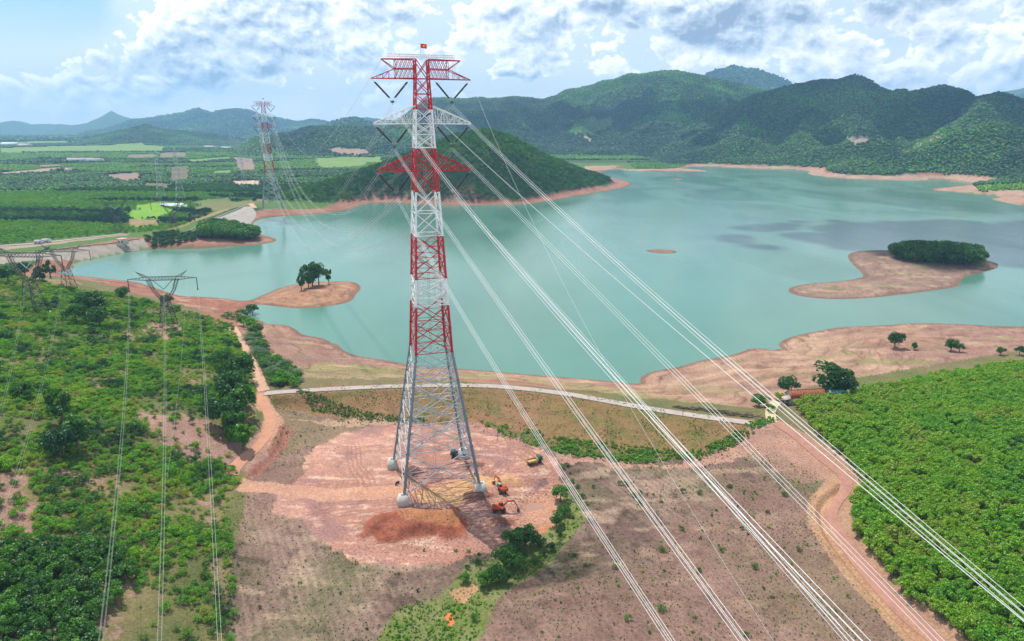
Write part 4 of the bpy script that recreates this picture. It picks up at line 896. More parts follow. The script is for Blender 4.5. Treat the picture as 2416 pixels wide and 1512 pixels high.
scatter('bank_undergrowth', np.stack([XX, YY, gz_grid(Z, XX, YY)-.05], 1), np.stack([ss*1.3, ss*1.3, ss], 1), rng.uniform(0, 6.28, len(XX)), np.concatenate([t1, t2, t3, t4]), sm, label='grass tufts and low plants on the dam slope, its foot and the stream bank')
# bushes one can pick out on the field
bsh = [(1325, 1105), (1338, 1100), (1345, 1118), (1330, 1130), (1352, 1138), (1362, 1150), (1375, 1175), (1385, 1190), (1462, 1142), (1476, 1145), (1495, 1172), (1510, 1162), (1525, 1168), (1508, 1190), (1400, 1150), (1560, 1185), (1610, 1160), (1650, 1165), (1690, 1205), (1720, 1150), (1610, 1250), (1560, 1300),
       (1380, 1335), (1355, 1310), (1240, 1310), (1105, 1302), (1130, 1308), (1128, 1330), (1104, 1340), (1050, 1485), (1120, 1462), (1075, 1300), (1650, 1350), (1700, 1300), (1780, 1340), (1450, 1340), (1480, 1460), (1820, 1410), (1760, 1500), (1560, 1440), (1350, 1222), (1810, 1210), (1850, 1170), (1885, 1300), (1750, 1250)]
for i, (px, py) in enumerate(bsh):
    T1(px, py, 2.2, rng.uniform(.8, 1.9), 'shrub', .42+rng.uniform(-.15, .1), ('small' if i % 2 else 'rounded')+' green bush '+('on the rim of the platform' if px < 1150 else 'by the platform edge above the muddy pond' if px < 1400 and py < 1210 else 'beside the stream thicket' if px < 1400 else 'in the middle of the reddish field' if px < 1600 and py < 1260 else 'in the upper right part of the reddish field' if py < 1260 else 'in the lower part of the reddish field'), name='bush', cat='bush', group='bushes dotted over the reddish field', k=i)

# ---- groves: peninsula and right island
def grove(poly, z, sp, h, tint, name, label, group, kind='broad', lim=300):
    X, Y = pts_in(polyw(poly, z), sp, .7); zz = gz_grid(Z, X, Y)
    for i in range(min(len(X), lim)):
        make_tree(name, kind, X[i], Y[i], zz[i]-.2*h, h*rng.uniform(.85, 1.12), rng.uniform(.9, 1.15), rng.uniform(0, 6.28), tint+rng.uniform(-.06, .06), label, 'tree', group, i)
grove([(2112, 604), (2130, 598), (2200, 594), (2270, 597), (2300, 606), (2308, 614), (2280, 620), (2210, 619), (2150, 613), (2120, 610)], 4.5, 4.4, 14.5, .34, 'grove_tree', 'tree of the dense dark grove on the large right-hand island', 'trees of the grove on the right island')
grove([(478, 560), (485, 545), (540, 538), (590, 545), (602, 553), (590, 559), (540, 562), (490, 564)], 5, 4.2, 13.5, .42, 'grove_tree', 'tree of the rounded grove at the tip of the peninsula', 'trees of the grove on the peninsula')
grove([(345, 566), (380, 556), (470, 556), (478, 563), (420, 570), (350, 572)], 5.5, 4.5, 4.5, .33, 'roadside_tree', 'low bushy tree between the dam end and the peninsula grove', 'low trees along the peninsula')

# ---- woods on hills and plain
def gmask(M, X, Y): return gz_grid(M.astype(float), X, Y) > .5
FM = np.zeros(GX.shape, bool)
FM |= HW > .25
plain = pm([(-900, 560), (0, 575), (120, 560), (300, 543), (400, 540), (440, 530), (510, 490), (600, 470), (640, 476), (760, 430), (1000, 380), (1480, 376), (1700, 383), (1960, 395), (2250, 405), (2500, 440), (2500, 300), (-900, 300)], 6, False)
FMf = plain & ~inl
for P, c in FIELDS: FMf &= ~pm(P, 6)
FM |= FMf
FM &= (SDL > np.where(rg < 1300, 12, 22)) & ~CLEARM & ~inpoly(GX, GY, DAM1) & ~inpoly(GX, GY, DAM2)
far_ = pm([(1480, 384), (1560, 381), (1620, 389), (1590, 396), (1500, 396)], 3, False); FM |= far_ & (SDL > 4)
FM |= pm([(2297, 433), (2340, 428), (2500, 430), (2500, 452), (2310, 450)], 4, False) & (SDL > 4)
FM &= (rg > 380)
# rides and strips without trees
gap = fbm(GX*.7, GY*2.2, 120, 3); FM &= ~((gap > .485) & (gap < .505) & (HW < .2) & (rg > 450))
row = fbm(GX*.45+3000, GY*2.4, 260, 3); youngG = (row > .55)
bl3 = [link('far_tree', BL[i], None, Vector((*at(*[(640, 462), (668, 455), (600, 462)][i], 10)[:2], 0))) for i in range(3)]
for i, o in enumerate(bl3):
    o.location.z = gz(o.location.x, o.location.y)-.3; o.scale = (6, 6, 7); o['tint'] = .25
    tag(o, ['small round tree just right of the foot of the distant striped tower', 'small round tree on the hill foot beyond the second dam', 'small round tree left of the distant striped tower'][i], 'tree')
PX, PY, PS, PTt = [], [], [], []
for r0, r1, sp, s0 in ((400, 760, 3.6, 4.6), (760, 1250, 4.2, 4.9), (1250, 2100, 5.0, 5.6), (2100, 4400, 6.7, 7.2), (4400, 7500, 20, 18)):
    nx = int(2*r1*math.sin(R(41))/sp); xs = np.arange(-r1*.67, r1*.67, sp); ys = np.arange(r0*.74, r1, sp)
    X, Y = np.meshgrid(xs, ys); X = X.ravel()+rng.uniform(-.5, .5, X.size)*sp; Y = Y.ravel()+rng.uniform(-.5, .5, Y.size)*sp
    r = np.hypot(X, Y); k = (r >= r0) & (r < r1) & (np.abs(np.arctan2(X, Y)) < R(40)); X, Y = X[k], Y[k]
    k = gmask(FM, X, Y); X, Y = X[k], Y[k]
    ty = fbm(X*.45+3000, Y*2.4, 260, 3); hill = gz_grid(HW, X, Y) > .3; ym = gmask(YOUNGM, X, Y)
    young = ((ty > .475) & ~hill) | ym
    t = np.where(young, .64, .38)+(fbm(X, Y, 60, 3)-.5)*.34+rng.uniform(-.1, .1, len(X))
    patch = fbm(X, Y, 330, 4); t = np.where(hill & ~ym, .33+(patch-.5)*.75+(fbm(X+77, Y, 110, 3)-.5)*.35+rng.uniform(-.09, .09, len(X)), t)
    ed = np.abs(ty-.475) < .02; t = np.where(ed & ~hill, .12, t)
    s = s0*rng.uniform(.6, 1.3, len(X))*np.where(young, .62, 1.0)*np.where(gz_grid(far_.astype(float), X, Y) > .5, .9, 1)
    PX.append(X); PY.append(Y); PS.append(s); PTt.append(t)
PX, PY, PS, PTt = map(np.concatenate, (PX, PY, PS, PTt))
print('woods', len(PX))
zz = gz_grid(Z, PX, PY)
split = gz_grid(HW, PX, PY) > .3; nearw = np.hypot(PX, PY) < 1250
for m_, nm, lb, pr in ((split & nearw, 'hill_forest', 'dark green forest on the rounded hill behind the tower', shp), (split & ~nearw, 'mountain_forest', 'forest covering the mountain slopes beyond the lake', bl3),
                       (~split & nearw, 'plain_forest', 'plantation woods on the near part of the left plain', shp), (~split & ~nearw, 'far_plain_forest', 'woods and tree belts across the distant plain', bl3)):
    s = PS[m_]; kx = .95 if pr is shp else 1.15; kz = 1.15 if pr is shp else 1.0
    scatter(nm, np.stack([PX[m_], PY[m_], zz[m_]-.12*s], 1), np.stack([s*kx, s*kx, s*kz], 1), rng.uniform(0, 6.28, len(s)), np.clip(PTt[m_], .03, .95), pr, label=lb)

# ------------------------------------------------------------------ painted steel
RED = mat('red_paint', (.44, .008, .02), .45, var=.15, scale=.8, spec=.4); WHT = mat('white_paint', (.72, .74, .74), .45, var=.1, scale=.8, spec=.4)
GRY = mat('galvanised_leg', (.20, .24, .28), .45, .3, var=.15, scale=.6); LGR = mat('galvanised_steel', (.50, .55, .57), .4, .35, var=.12, scale=.8)
CONC = mat('concrete', (.52, .49, .44), .85, var=.12, scale=1.5, bump=.03); DSTL = mat('weathered_steel', (.10, .10, .09), .6, .2, var=.3, scale=.5)
RUSTS = mat('rusty_steel', (.19, .085, .07), .7, .1, var=.3, scale=.5); INS = mat('insulator', (.045, .035, .04), .35, var=.2, scale=3)
WIRE = mat('bright_conductor', (.60, .61, .60), .35, .0, var=.05, spec=.6); TEAL = mat('glass_insulator', (.45, .75, .72), .3, scale=3)
MIDS = [RED, WHT, GRY, LGR, CONC, DSTL, RUSTS]

class Bars:
    """square or many-sided bars between points, joined in one mesh"""
    def __init__(s): s.V = []; s.F = []; s.M = []
    def bar(s, p, q, r, m=0, k=4, r2=None):
        p = Vector(p); q = Vector(q); d = (q-p)
        if d.length < 1e-5: return
        d.normalize(); u = d.cross(Vector((0, 0, 1)) if abs(d.z) < .95 else Vector((1, 0, 0))).normalized(); w = d.cross(u); b = len(s.V)
        for c, rad in ((p, r), (q, r if r2 is None else r2)):
            for i in range(k): a = 2*math.pi*(i+.5)/k; s.V.append(tuple(c+(u*math.cos(a)+w*math.sin(a))*rad))
        for i in range(k): s.F.append((b+i, b+(i+1) % k, b+k+(i+1) % k, b+k+i)); s.M.append(m)
        if k == 4: s.F.append((b+3, b+2, b+1, b)); s.F.append((b+4, b+5, b+6, b+7)); s.M += [m, m]
    def box(s, c, sx, sy, sz, m=0, rot=None, taper=1.0):
        b = len(s.V); c = Vector(c); Q = rot or Matrix.Identity(3)
        for z in (-1, 1):
            t = taper if z > 0 else 1
            for x, y in ((-1, -1), (1, -1), (1, 1), (-1, 1)): s.V.append(tuple(c+Q@Vector((x*sx/2*t, y*sy/2*t, z*sz/2))))
        for f in ((3, 2, 1, 0), (4, 5, 6, 7), (0, 1, 5, 4), (1, 2, 6, 5), (2, 3, 7, 6), (3, 0, 4, 7)): s.F.append(tuple(b+i for i in f)); s.M.append(m)
    def build(s, name, mats, parent=None):
        me = mesh_arrays(name, s.V, s.F, mats, matidx=s.M); return link(name, me, parent)
_ub = {}
def unit_bar(m):
    if m.name not in _ub:
        b = Bars(); b.bar((0, 0, 0), (0, 0, 1), 1, 0, 4); _ub[m.name] = mesh_arrays('bar', b.V, b.F, [m])
    return _ub[m.name]
def bar_obj(name, p, q, r, m, parent):
    p = Vector(p); q = Vector(q); d = q-p; o = link(name, unit_bar(m), parent)
    o.matrix_basis = Matrix.Translation(p) @ d.to_track_quat('Z', 'Y').to_matrix().to_4x4() @ Matrix.Diagonal((r, r, d.length, 1)); return o

# ------------------------------------------------------------------ the striped lattice tower
TZ = 2.0; TC = Vector((-22.5, 180.0, TZ)); TR = R(17)
WPROF = [(0, 22.0), (1.6, 21.4), (40.5, 9.9), (53.7, 8.6), (72.2, 7.0), (88.5, 5.5), (100.3, 4.3), (111, 3.3), (116, 3.2)]
def tw(z): return float(np.interp(z, [a for a, b in WPROF], [b for a, b in WPROF]))
BANDS = [(0, 40.5, 'G'), (40.5, 53.7, 'R'), (53.7, 61, 'W'), (61, 72.2, 'R'), (72.2, 83.6, 'W'), (83.6, 94.4, 'R'), (94.4, 103.8, 'W'), (103.8, 120, 'R')]
def band(z):
    for a, b, c in BANDS:
        if a <= z < b: return c
    return 'R'
LEV = [2.0, 13.5, 23.5, 32.5, 40.5, 47.2, 53.7, 57.4, 61, 66.6, 72.2, 78, 83.6, 88.7, 92.0, 94.4, 97.6, 100.3, 103.8, 107.4, 111, 115.5]
def legm(z): return {'G': GRY, 'R': RED, 'W': WHT}[band(z)]
def brm(z): return {'G': LGR, 'R': RED, 'W': WHT}[band(z)]
def corners(z):
    w = tw(z)/2; return [Vector((sx*w, sy*w, z)) for sx, sy in ((-1, -1), (1, -1), (1, 1), (-1, 1))]
def arm_bars(side, zb, ztop, L, m, rails=True, mat_i=0):
    b = Bars(); w = tw(zb)/2; wt = tw(ztop)/2; tip = Vector((side*L, 0, zb-.15)); n = 7
    for sy in (-1, 1):
        A0 = Vector((side*w, sy*w, zb)); B0 = Vector((side*wt, sy*wt, ztop)); b.bar(A0, tip, .2, 0); prevA, prevB = A0, B0
        pts = [A0.lerp(tip, i/n) for i in range(n+1)]
        tops = []
        for i in range(n+1):
            t = i/n; q = B0.lerp(tip+Vector((0, 0, .25)), t); q.z += .55*math.sin(math.pi*min(1, t*1.1))*.2; tops.append(q)
        for i in range(n):
            b.bar(tops[i], tops[i+1], .17, 0)
            b.bar(pts[i+1], tops[i+1], .075, 0); b.bar(pts[i] if i % 2 else tops[i], tops[i+1] if i % 2 else pts[i+1], .075, 0)
        if rails:
            for h in (.5, 1.0):
                b.bar(A0+Vector((0, sy*.3, h)), tip.lerp(A0, .12)+Vector((0, sy*.3, h)), .035, 0)
            for i in range(10): q = A0.lerp(tip, i/11); b.bar(q+Vector((0, sy*.3, 0)), q+Vector((0, sy*.3, 1.0)), .03, 0)
    for i in range(n):
        t = i/n; a = Vector((side*w, -w, zb)).lerp(tip, t); c = Vector((side*w, w, zb)).lerp(tip, t); c2 = Vector((side*w, w, zb)).lerp(tip, (i+1)/n); b.bar(a, c, .07, 0); b.bar(a, c2, .06, 0)
    return b
def make_tower(loc, rot, name, label, detail=True):
    root = empty(name, loc, rot); tag(root, label, 'pylon')
    S = 1.0 if detail else 1.5
    legs = [Bars() for _ in range(4)]
    sub = Bars(); nb = 0; mi = [RED, WHT, GRY, LGR]
    zs = sorted(set([1.6]+LEV[1:]+[a for a, b, c in BANDS if a > 0]+[115.5]))
    for k in range(4):
        for a, c in zip(zs[:-1], zs[1:]):
            r = float(np.interp(a, [0, 40, 75, 116], [.42, .33, .27, .17])); p, q = corners(a)[k], corners(c)[k]
            legs[k].bar(p, q, r*S, mi.index(legm(a+.1)), 8)
            if detail and a > 2: legs[k].bar(p-(q-p).normalized()*.15, p+(q-p).normalized()*.15, r*1.35, mi.index(legm(a+.1)), 8)
        legs[k].build('leg', mi, root)
    for li, (a, c) in enumerate(zip(LEV[:-1], LEV[1:])):
        A, B = corners(a), corners(c); m = brm(a+.5); mm = mi.index(m); r = (.155 if a < 40 else .14)*S
        for k in range(4):
            j = (k+1) % 4; low = a < 40
            if detail:
                M_ = (A[k]+A[j]+B[k]+B[j])/4
                # crossing point of the X in a tapering panel
                wa, wb = (A[j]-A[k]).length, (B[j]-B[k]).length; t = wa/(wa+wb); X0 = (A[k].lerp(B[j], t))
                bar_obj('brace', A[k], B[j], r, m, root); bar_obj('brace', A[j], B[k], r, m, root)
                if li > 0: bar_obj('ring_beam', A[k], A[j], r*.8, m, root)
                if a < 72:
                    Mk, Mj = A[k].lerp(B[k], t), A[j].lerp(B[j], t); rr_ = .095 if a < 40 else .08
                    sub.bar(Mk, X0, rr_, mm); sub.bar(X0, Mj, rr_, mm)
                    for P0, P1, Q0 in ((A[k], X0, A[k].lerp(B[k], t)), (A[j], X0, A[j].lerp(B[j], t)), (B[k], X0, Mk), (B[j], X0, Mj)):
                        h1 = P0.lerp(P1, .5); g1 = P0.lerp(Q0, .5); sub.bar(h1, g1, rr_, mm); sub.bar(h1, Q0, rr_, mm)
                        if a < 33: sub.bar(P0.lerp(P1, .25), P0.lerp(Q0, .25), rr_*.8, mm); sub.bar(P0.lerp(P1, .25), g1, rr_*.8, mm)
                    if a < 40:
                        mid = (A[k]+A[j])/2; sub.bar(mid, X0.lerp(mid, .5), rr_, mm) if li > 0 else None
                        sub.bar(A[k].lerp(X0, .5), mid, rr_, mm) if li > 0 else None; sub.bar(A[j].lerp(X0, .5), mid, rr_, mm) if li > 0 else None
            else:
                sub.bar(A[k], B[j], r*1.0, mm); sub.bar(A[j], B[k], r*1.0, mm); sub.bar(A[k], A[j], r*.9, mm)
        if detail and li > 0 and a < 100: sub.bar((A[0]+A[1])/2, (A[1]+A[2])/2, .07, mm); sub.bar((A[1]+A[2])/2, (A[2]+A[3])/2, .07, mm); sub.bar((A[2]+A[3])/2, (A[3]+A[0])/2, .07, mm); sub.bar((A[3]+A[0])/2, (A[0]+A[1])/2, .07, mm)
    s = sub.build('lattice', mi, root); s['kind'] = 'stuff'
    for zb, zt, m in ((88.7, 92.9, RED), (100.3, 104.6, WHT)):
        for side in (-1, 1): arm_bars(side, zb, zt, 12.4, m).build('cross_arm', [m], root)
    # head frame: two beams meeting at a node
    for side in (-1, 1):
        b = Bars(); w = tw(113)/2
        for sy in (-1, 1):
            tipL = Vector((side*12.5, 0, 110.9)); tipH = Vector((side*9.8, sy*.35, 115.4)); nd = Vector((side*6.6, sy*w*.8, 113.2)); c0 = Vector((side*w, sy*w, 113.3)); lo = Vector((side*w, sy*w, 111)); hi = Vector((side*w, sy*w, 115.5))
            for p, q, r in ((lo, tipL, .16), (hi, tipH, .15), (c0, nd, .13), (nd, tipL, .12), (nd, tipH, .12)): b.bar(p, q, r, 0)
            n = 5
            for i in range(n):
                f = lambda P, Q, t: P.lerp(Q, t)
                l0, l1 = lo.lerp(Vector((side*6.6, sy*w*.55, 110.95)), i/n), lo.lerp(Vector((side*6.6, sy*w*.55, 110.95)), (i+1)/n)
                m0, m1 = c0.lerp(nd, i/n), c0.lerp(nd, (i+1)/n); h0, h1 = hi.lerp(Vector((side*6.6, sy*w*.6, 115.45)), i/n), hi.lerp(Vector((side*6.6, sy*w*.6, 115.45)), (i+1)/n)
                for p, q in ((l0, m1), (m0, l1), (m0, h1), (h0, m1)): b.bar(p, q, .065, 0)
            for i in range(1, 4):
                t = i/4; p = Vector((side*6.6, sy*w*.55, 110.95)).lerp(tipL, t); q = nd.lerp(tipL, t); b.bar(p, q, .06, 0); b.bar(q, Vector((side*6.6, sy*w*.55, 110.95)).lerp(tipL, min(1, t+.25)), .05, 0)
            b.bar(nd, Vector((side*6.6, sy*w*.55, 110.95)), .08, 0); b.bar(nd, Vector((side*6.6, sy*w*.6, 115.45)), .08, 0)
        b.bar(Vector((side*6.6, -w*.6, 115.45)), Vector((side*6.6, w*.6, 115.45)), .08, 0); b.bar(Vector((side*6.6, -w*.8, 113.2)), Vector((side*6.6, w*.8, 113.2)), .08, 0)
        b.build('cross_arm', [RED], root)
        if detail:
            g = Bars()
            for sy in (-1, 1):
                for h in (.5, 1.0): g.bar((side*.3, sy*.8, 115.6+h), (side*8.3, sy*.8, 115.6+h), .055, 0)
                for i in range(14): x = side*(.3+8.0*i/13); g.bar((x, sy*.8, 115.5), (x, sy*.8, 116.7), .035, 0)
            for i in range(9): g.bar((side*(.3+i), -.8, 115.6), (side*(.3+i), .8, 115.6), .04, 0)
            g.build('guard_rail', [mat('pale_rail', (.62, .5, .55), .5)], root)
    if detail:
        ld = Bars()
        for z0, z1, m in ((2, 40, 0), (40, 112, 1)):
            for x in (-.25, .25): ld.bar((x, .2, z0), (x, .2, z1), .045, m)
            for i in range(int((z1-z0)/.8)): ld.bar((-.25, .2, z0+i*.8), (.25, .2, z0+i*.8), .03, m)
        ld.build('ladder', [LGR, mat('ladder_red', (.45, .25, .25), .5)], root)
        for k, c in enumerate(corners(0)):
            f = Bars(); f.box((c.x, c.y, 1.0), 3.7, 3.7, 3.4, 0, None, .6); f.box((c.x, c.y, 2.73), 1.1, 1.1, .08, 1); o = f.build('footing', [CONC, GRY], root)
    fl = Bars(); fl.bar((0, 0, 115.5), (0, 0, 119.3), .05, 0, 6); fl.build('flagpole', [LGR], root)
    V = []; F = []; MI = []
    nx = 10
    for i in range(nx+1):
        for j in range(2): V.append((.05+1.5*i/nx, .12*math.sin(i*.9)+.03, 119.2-j*1.05-.12*i/nx))
    for i in range(nx): F.append((2*i, 2*i+2, 2*i+3, 2*i+1)); MI.append(0)
    fo = link('flag', mesh_arrays('flag', V, F, [mat('flag_red', (.72, .02, .02), .7)], matidx=MI), root)
    sv = []
    for i in range(10):
        a = math.pi/2+i*math.pi/5; q = .33 if i % 2 == 0 else .13; sv.append((.8+q*math.cos(a), -.12, 118.62+q*math.sin(a)))
    stm = bpy.data.meshes.new('star'); stm.from_pydata(sv+[(v[0], .2, v[2]) for v in sv], [], [list(range(10))[::-1], list(range(10, 20))]); stm.materials.append(mat('flag_yellow', (.85, .65, .03), .7)); link('star', stm, fo)
    return root
T1O = make_tower(TC, TR, 'striped_pylon', 'tall red and white lattice power tower standing on the pink earth platform')
p2 = (-270.0, 776.0); T2C = Vector((p2[0], p2[1], 10.5)); T2R = R(21)
T2O = make_tower(T2C, T2R, 'striped_pylon', 'distant red and white lattice power tower beside the second dam', detail=False)
# blue and white sheet caught in the white part of the tower
def local(C_, rot, p): return C_+Matrix.Rotation(rot, 3, 'Z')@Vector(p)
V = []; F = []
for i in range(9):
    for j in range(6):
        u, v_ = i/8, j/5; V.append((-.6+3.0*u, .25*math.sin(u*7+v_*3)+.2*v_, -.6*v_*(1+.7*math.sin(u*4))+.9*u*u))
for i in range(8):
    for j in range(5): F.append((i*6+j, (i+1)*6+j, (i+1)*6+j+1, i*6+j+1))
me = mesh_arrays('tarpaulin', V, F, [mat('blue_cloth', (.03, .06, .28), .8), WHT, mat('orange_cloth', (.6, .16, .03), .8)], True, matidx=[1 if (i in (4, 5) and j in (3, 4)) else 2 if (i > 6) else 0 for i in range(8) for j in range(5)])
o = link('tarpaulin', me, None, local(TC, TR, (0, -1.0, 102.4))); o.rotation_euler = (0, 0, TR); tag(o, 'blue and white tarpaulin bundled inside the upper white section of the near striped tower', 'tarpaulin')

# ------------------------------------------------------------------ insulator V strings and conductors
def vstring(C_, rot, side, zb, level, where, apex_z, S=1.0):
    a = local(C_, rot, (side*12.3, 0, zb-.2)); b = local(C_, rot, (side*3.0, 0, zb-.1)); c = local(C_, rot, (side*7.5, 0, apex_z))
    e = empty('insulator_string', c); side_n = 'left' if side < 0 else 'right'
    tag(e, f'dark V-shaped insulator string under the {side_n} {level} arm of the {where} striped tower', 'insulator', f'insulator strings of the {where} striped tower')
    for p in (a, b):
        g = Bars(); d = (p-c); u = d.normalized()
        g.bar(Vector((0, 0, 0))+u*.5, d*.16, .05*S, 1, 6); g.bar(d*.86, d, .04*S, 1, 6)
        for off in (-.12, .12):
            o_ = Vector((off*math.cos(rot), off*math.sin(rot), 0)); n = 16 if S == 1 else 1
            if S > 1: g.bar(d*.15+o_, d*.86+o_, .12*S, 0, 5)
            for i in range(n if S == 1 else 0):
                q0 = d*(.15+.71*i/n)+o_; q1 = d*(.15+.71*(i+1)/n)+o_; g.bar(q0, q1, .17, 0, 6, .10)
        g.build('insulator_rod', [INS, LGR], e)
    g = Bars(); g.box((0, 0, -.2), .9*S, .12*S, .5, 0, Matrix.Rotation(rot, 3, 'Z')); g.bar((0, 0, 0), (0, 0, -.9), .08*S, 0); g.build('yoke_plate', [DSTL], e)
    return c
LVL = [(111, 'top', 105.7), (100.3, 'middle', 94.9), (88.7, 'lower', 82.9)]
AP, AP2 = {}, {}
for zb, nm, az_ in LVL:
    for side in (-1, 1):
        AP[(side, nm)] = vstring(TC, TR, side, zb, nm, 'near', az_); AP2[(side, nm)] = vstring(T2C, T2R, side, zb, nm, 'distant', az_, 1.8)
def wire_pts(p0, d, z_of_s, s0, s1, n):
    return [Vector((p0.x+d.x*s, p0.y+d.y*s, z_of_s(s))) for s in np.linspace(s0, s1, n)]
def tube_obj(name, P, r, parent, k=5, m=None):
    V = []; F = []
    for i, p in enumerate(P):
        t = (P[min(i+1, len(P)-1)]-P[max(i-1, 0)]).normalized(); u = t.cross(Vector((0, 0, 1))).normalized(); w = u.cross(t)
        for j in range(k): a = 2*math.pi*j/k; V.append(tuple(p+(u*math.cos(a)+w*math.sin(a))*r))
    for i in range(len(P)-1):
        for j in range(k): F.append((i*k+j, i*k+(j+1) % k, (i+1)*k+(j+1) % k, (i+1)*k+j))
    return link(name, mesh_arrays(name, V, F, [m or WIRE], True), parent)
def bundle(P, r, sp, label, group, n=4, spacer=True, m=None):
    e = empty('conductor_bundle', P[0]); tag(e, label, 'power line', group); t = (P[-1]-P[0]); u = Vector((t.y, -t.x, 0)).normalized()
    Q = [p-P[0] for p in P]
    offs = [(-1, 1), (1, 1), (-1, -1), (1, -1)][:n] if n > 2 else [(-1, 0), (1, 0)][:n]
    for a, b in offs: tube_obj('conductor', [q+u*(a*sp/2)+Vector((0, 0, b*sp/2)) for q in Q], r, e, m=m)
    return e
DIR = Vector((math.sin(R(19)), -math.cos(R(19)), 0))
PIX = {('lower', -1): [(1000, 575), (1060, 690), (1200, 930), (1400, 1230), (1584, 1512)], ('middle', -1): [(1025, 500), (1110, 620), (1300, 880), (1751, 1512)], ('top', -1): [(1040, 430), (1130, 511), (1206, 615), (1500, 925), (2010, 1512)],
       ('top', 1): [(1210, 390), (1530, 690), (1900, 1010), (2200, 1270), (2415, 1437)], ('middle', 1): [(1200, 470), (1340, 632), (1600, 890), (1900, 1200), (2226, 1512)], ('lower', 1): [(1206, 615), (1500, 925), (1995, 1512)],
       ('earth', -1): [(1206, 440), (1515, 716), (1958, 1090), (2415, 1458)], ('rope', 1): [(1171, 338), (1206, 419), (1437, 868), (1637, 1211), (1821, 1512)]}
def fit(P0, pts, D_=DIR):
    """sag curve through measured points, lying in the vertical plane of the line"""
    N = np.array([D_.y, -D_.x]); B = np.array([P0.x, P0.y]); S, Zz = [], []
    for p in pts:
        d = ray(*p); t = (B@N)/(d[:2]@N); S.append(float((d[:2]*t-B)@np.array([D_.x, D_.y]))); Zz.append(CH+d[2]*t-P0.z)
    A = np.stack([S, np.square(S)], 1); c = np.linalg.lstsq(A, np.array(Zz), rcond=None)[0]; return c
FR = []
for nm in ('top', 'middle', 'lower'):
    for side in (-1, 1):
        P0 = AP[(side, nm)]+Vector((0, 0, -1.0)); c = fit(P0, PIX[(nm, side)]); sn = 'left' if side < 0 else 'right'
        s1 = 310; cc = max(c[1], .0002)
        P = wire_pts(P0, DIR, lambda s: P0.z+c[0]*s+c[1]*s*s if True else 0, 0, s1, 50)
        bundle(P, .024, .48, f'bright four-wire bundle in front of the {sn} {nm} arm of the near striped tower', 'conductor bundles in front of the near tower')
        Q1 = AP2[(side, nm)]+Vector((0, 0, -1.2)); L = (Q1-P0); P = []
        sag = {'top': 62, 'middle': 60, 'lower': 57}[nm]
        for i in range(61): t = i/60; q = P0+L*t; q.z -= 4*sag*t*(1-t); P.append(q)
        bundle(P, .026, .9, f'sagging wire bundle over the lake linking the {sn} {nm} arms of the towers', 'conductor bundles over the lake')
for side, key, nm in ((-1, 'earth', 'left'), (1, None, 'right')):
    P0 = local(TC, TR, (side*9.8, 0, 115.2)); c = fit(P0, PIX[('earth', -1)]) if side < 0 else fit(local(TC, TR, (12.5, 0, 111)), PIX[('rope', 1)])
    if side > 0: P0 = local(TC, TR, (12.5, 0, 111))
    P = wire_pts(P0, DIR, lambda s: P0.z+c[0]*s+c[1]*s*s, 0, 260, 45); o = tube_obj('ground_wire', [p-P[0] for p in P], .021 if side < 0 else .018, None); o.location = P[0]
    tag(o, ['thin single wire from the upper left tip of the near tower to the right edge', 'thin slack wire falling steeply from the upper right tip of the near tower'][side > 0], 'wire')
    a = local(TC, TR, (side*9.8, 0, 115.2)); b = local(T2C, T2R, (side*9.8, 0, 115.2)); P = []
    for i in range(41): t = i/40; q = a.lerp(b, t); q.z -= 4*42*t*(1-t); P.append(q)
    o = tube_obj('ground_wire', [p-P[0] for p in P], .035, None); o.location = P[0]; tag(o, f'thin {nm} overhead wire sagging across the lake between the two striped towers', 'wire')

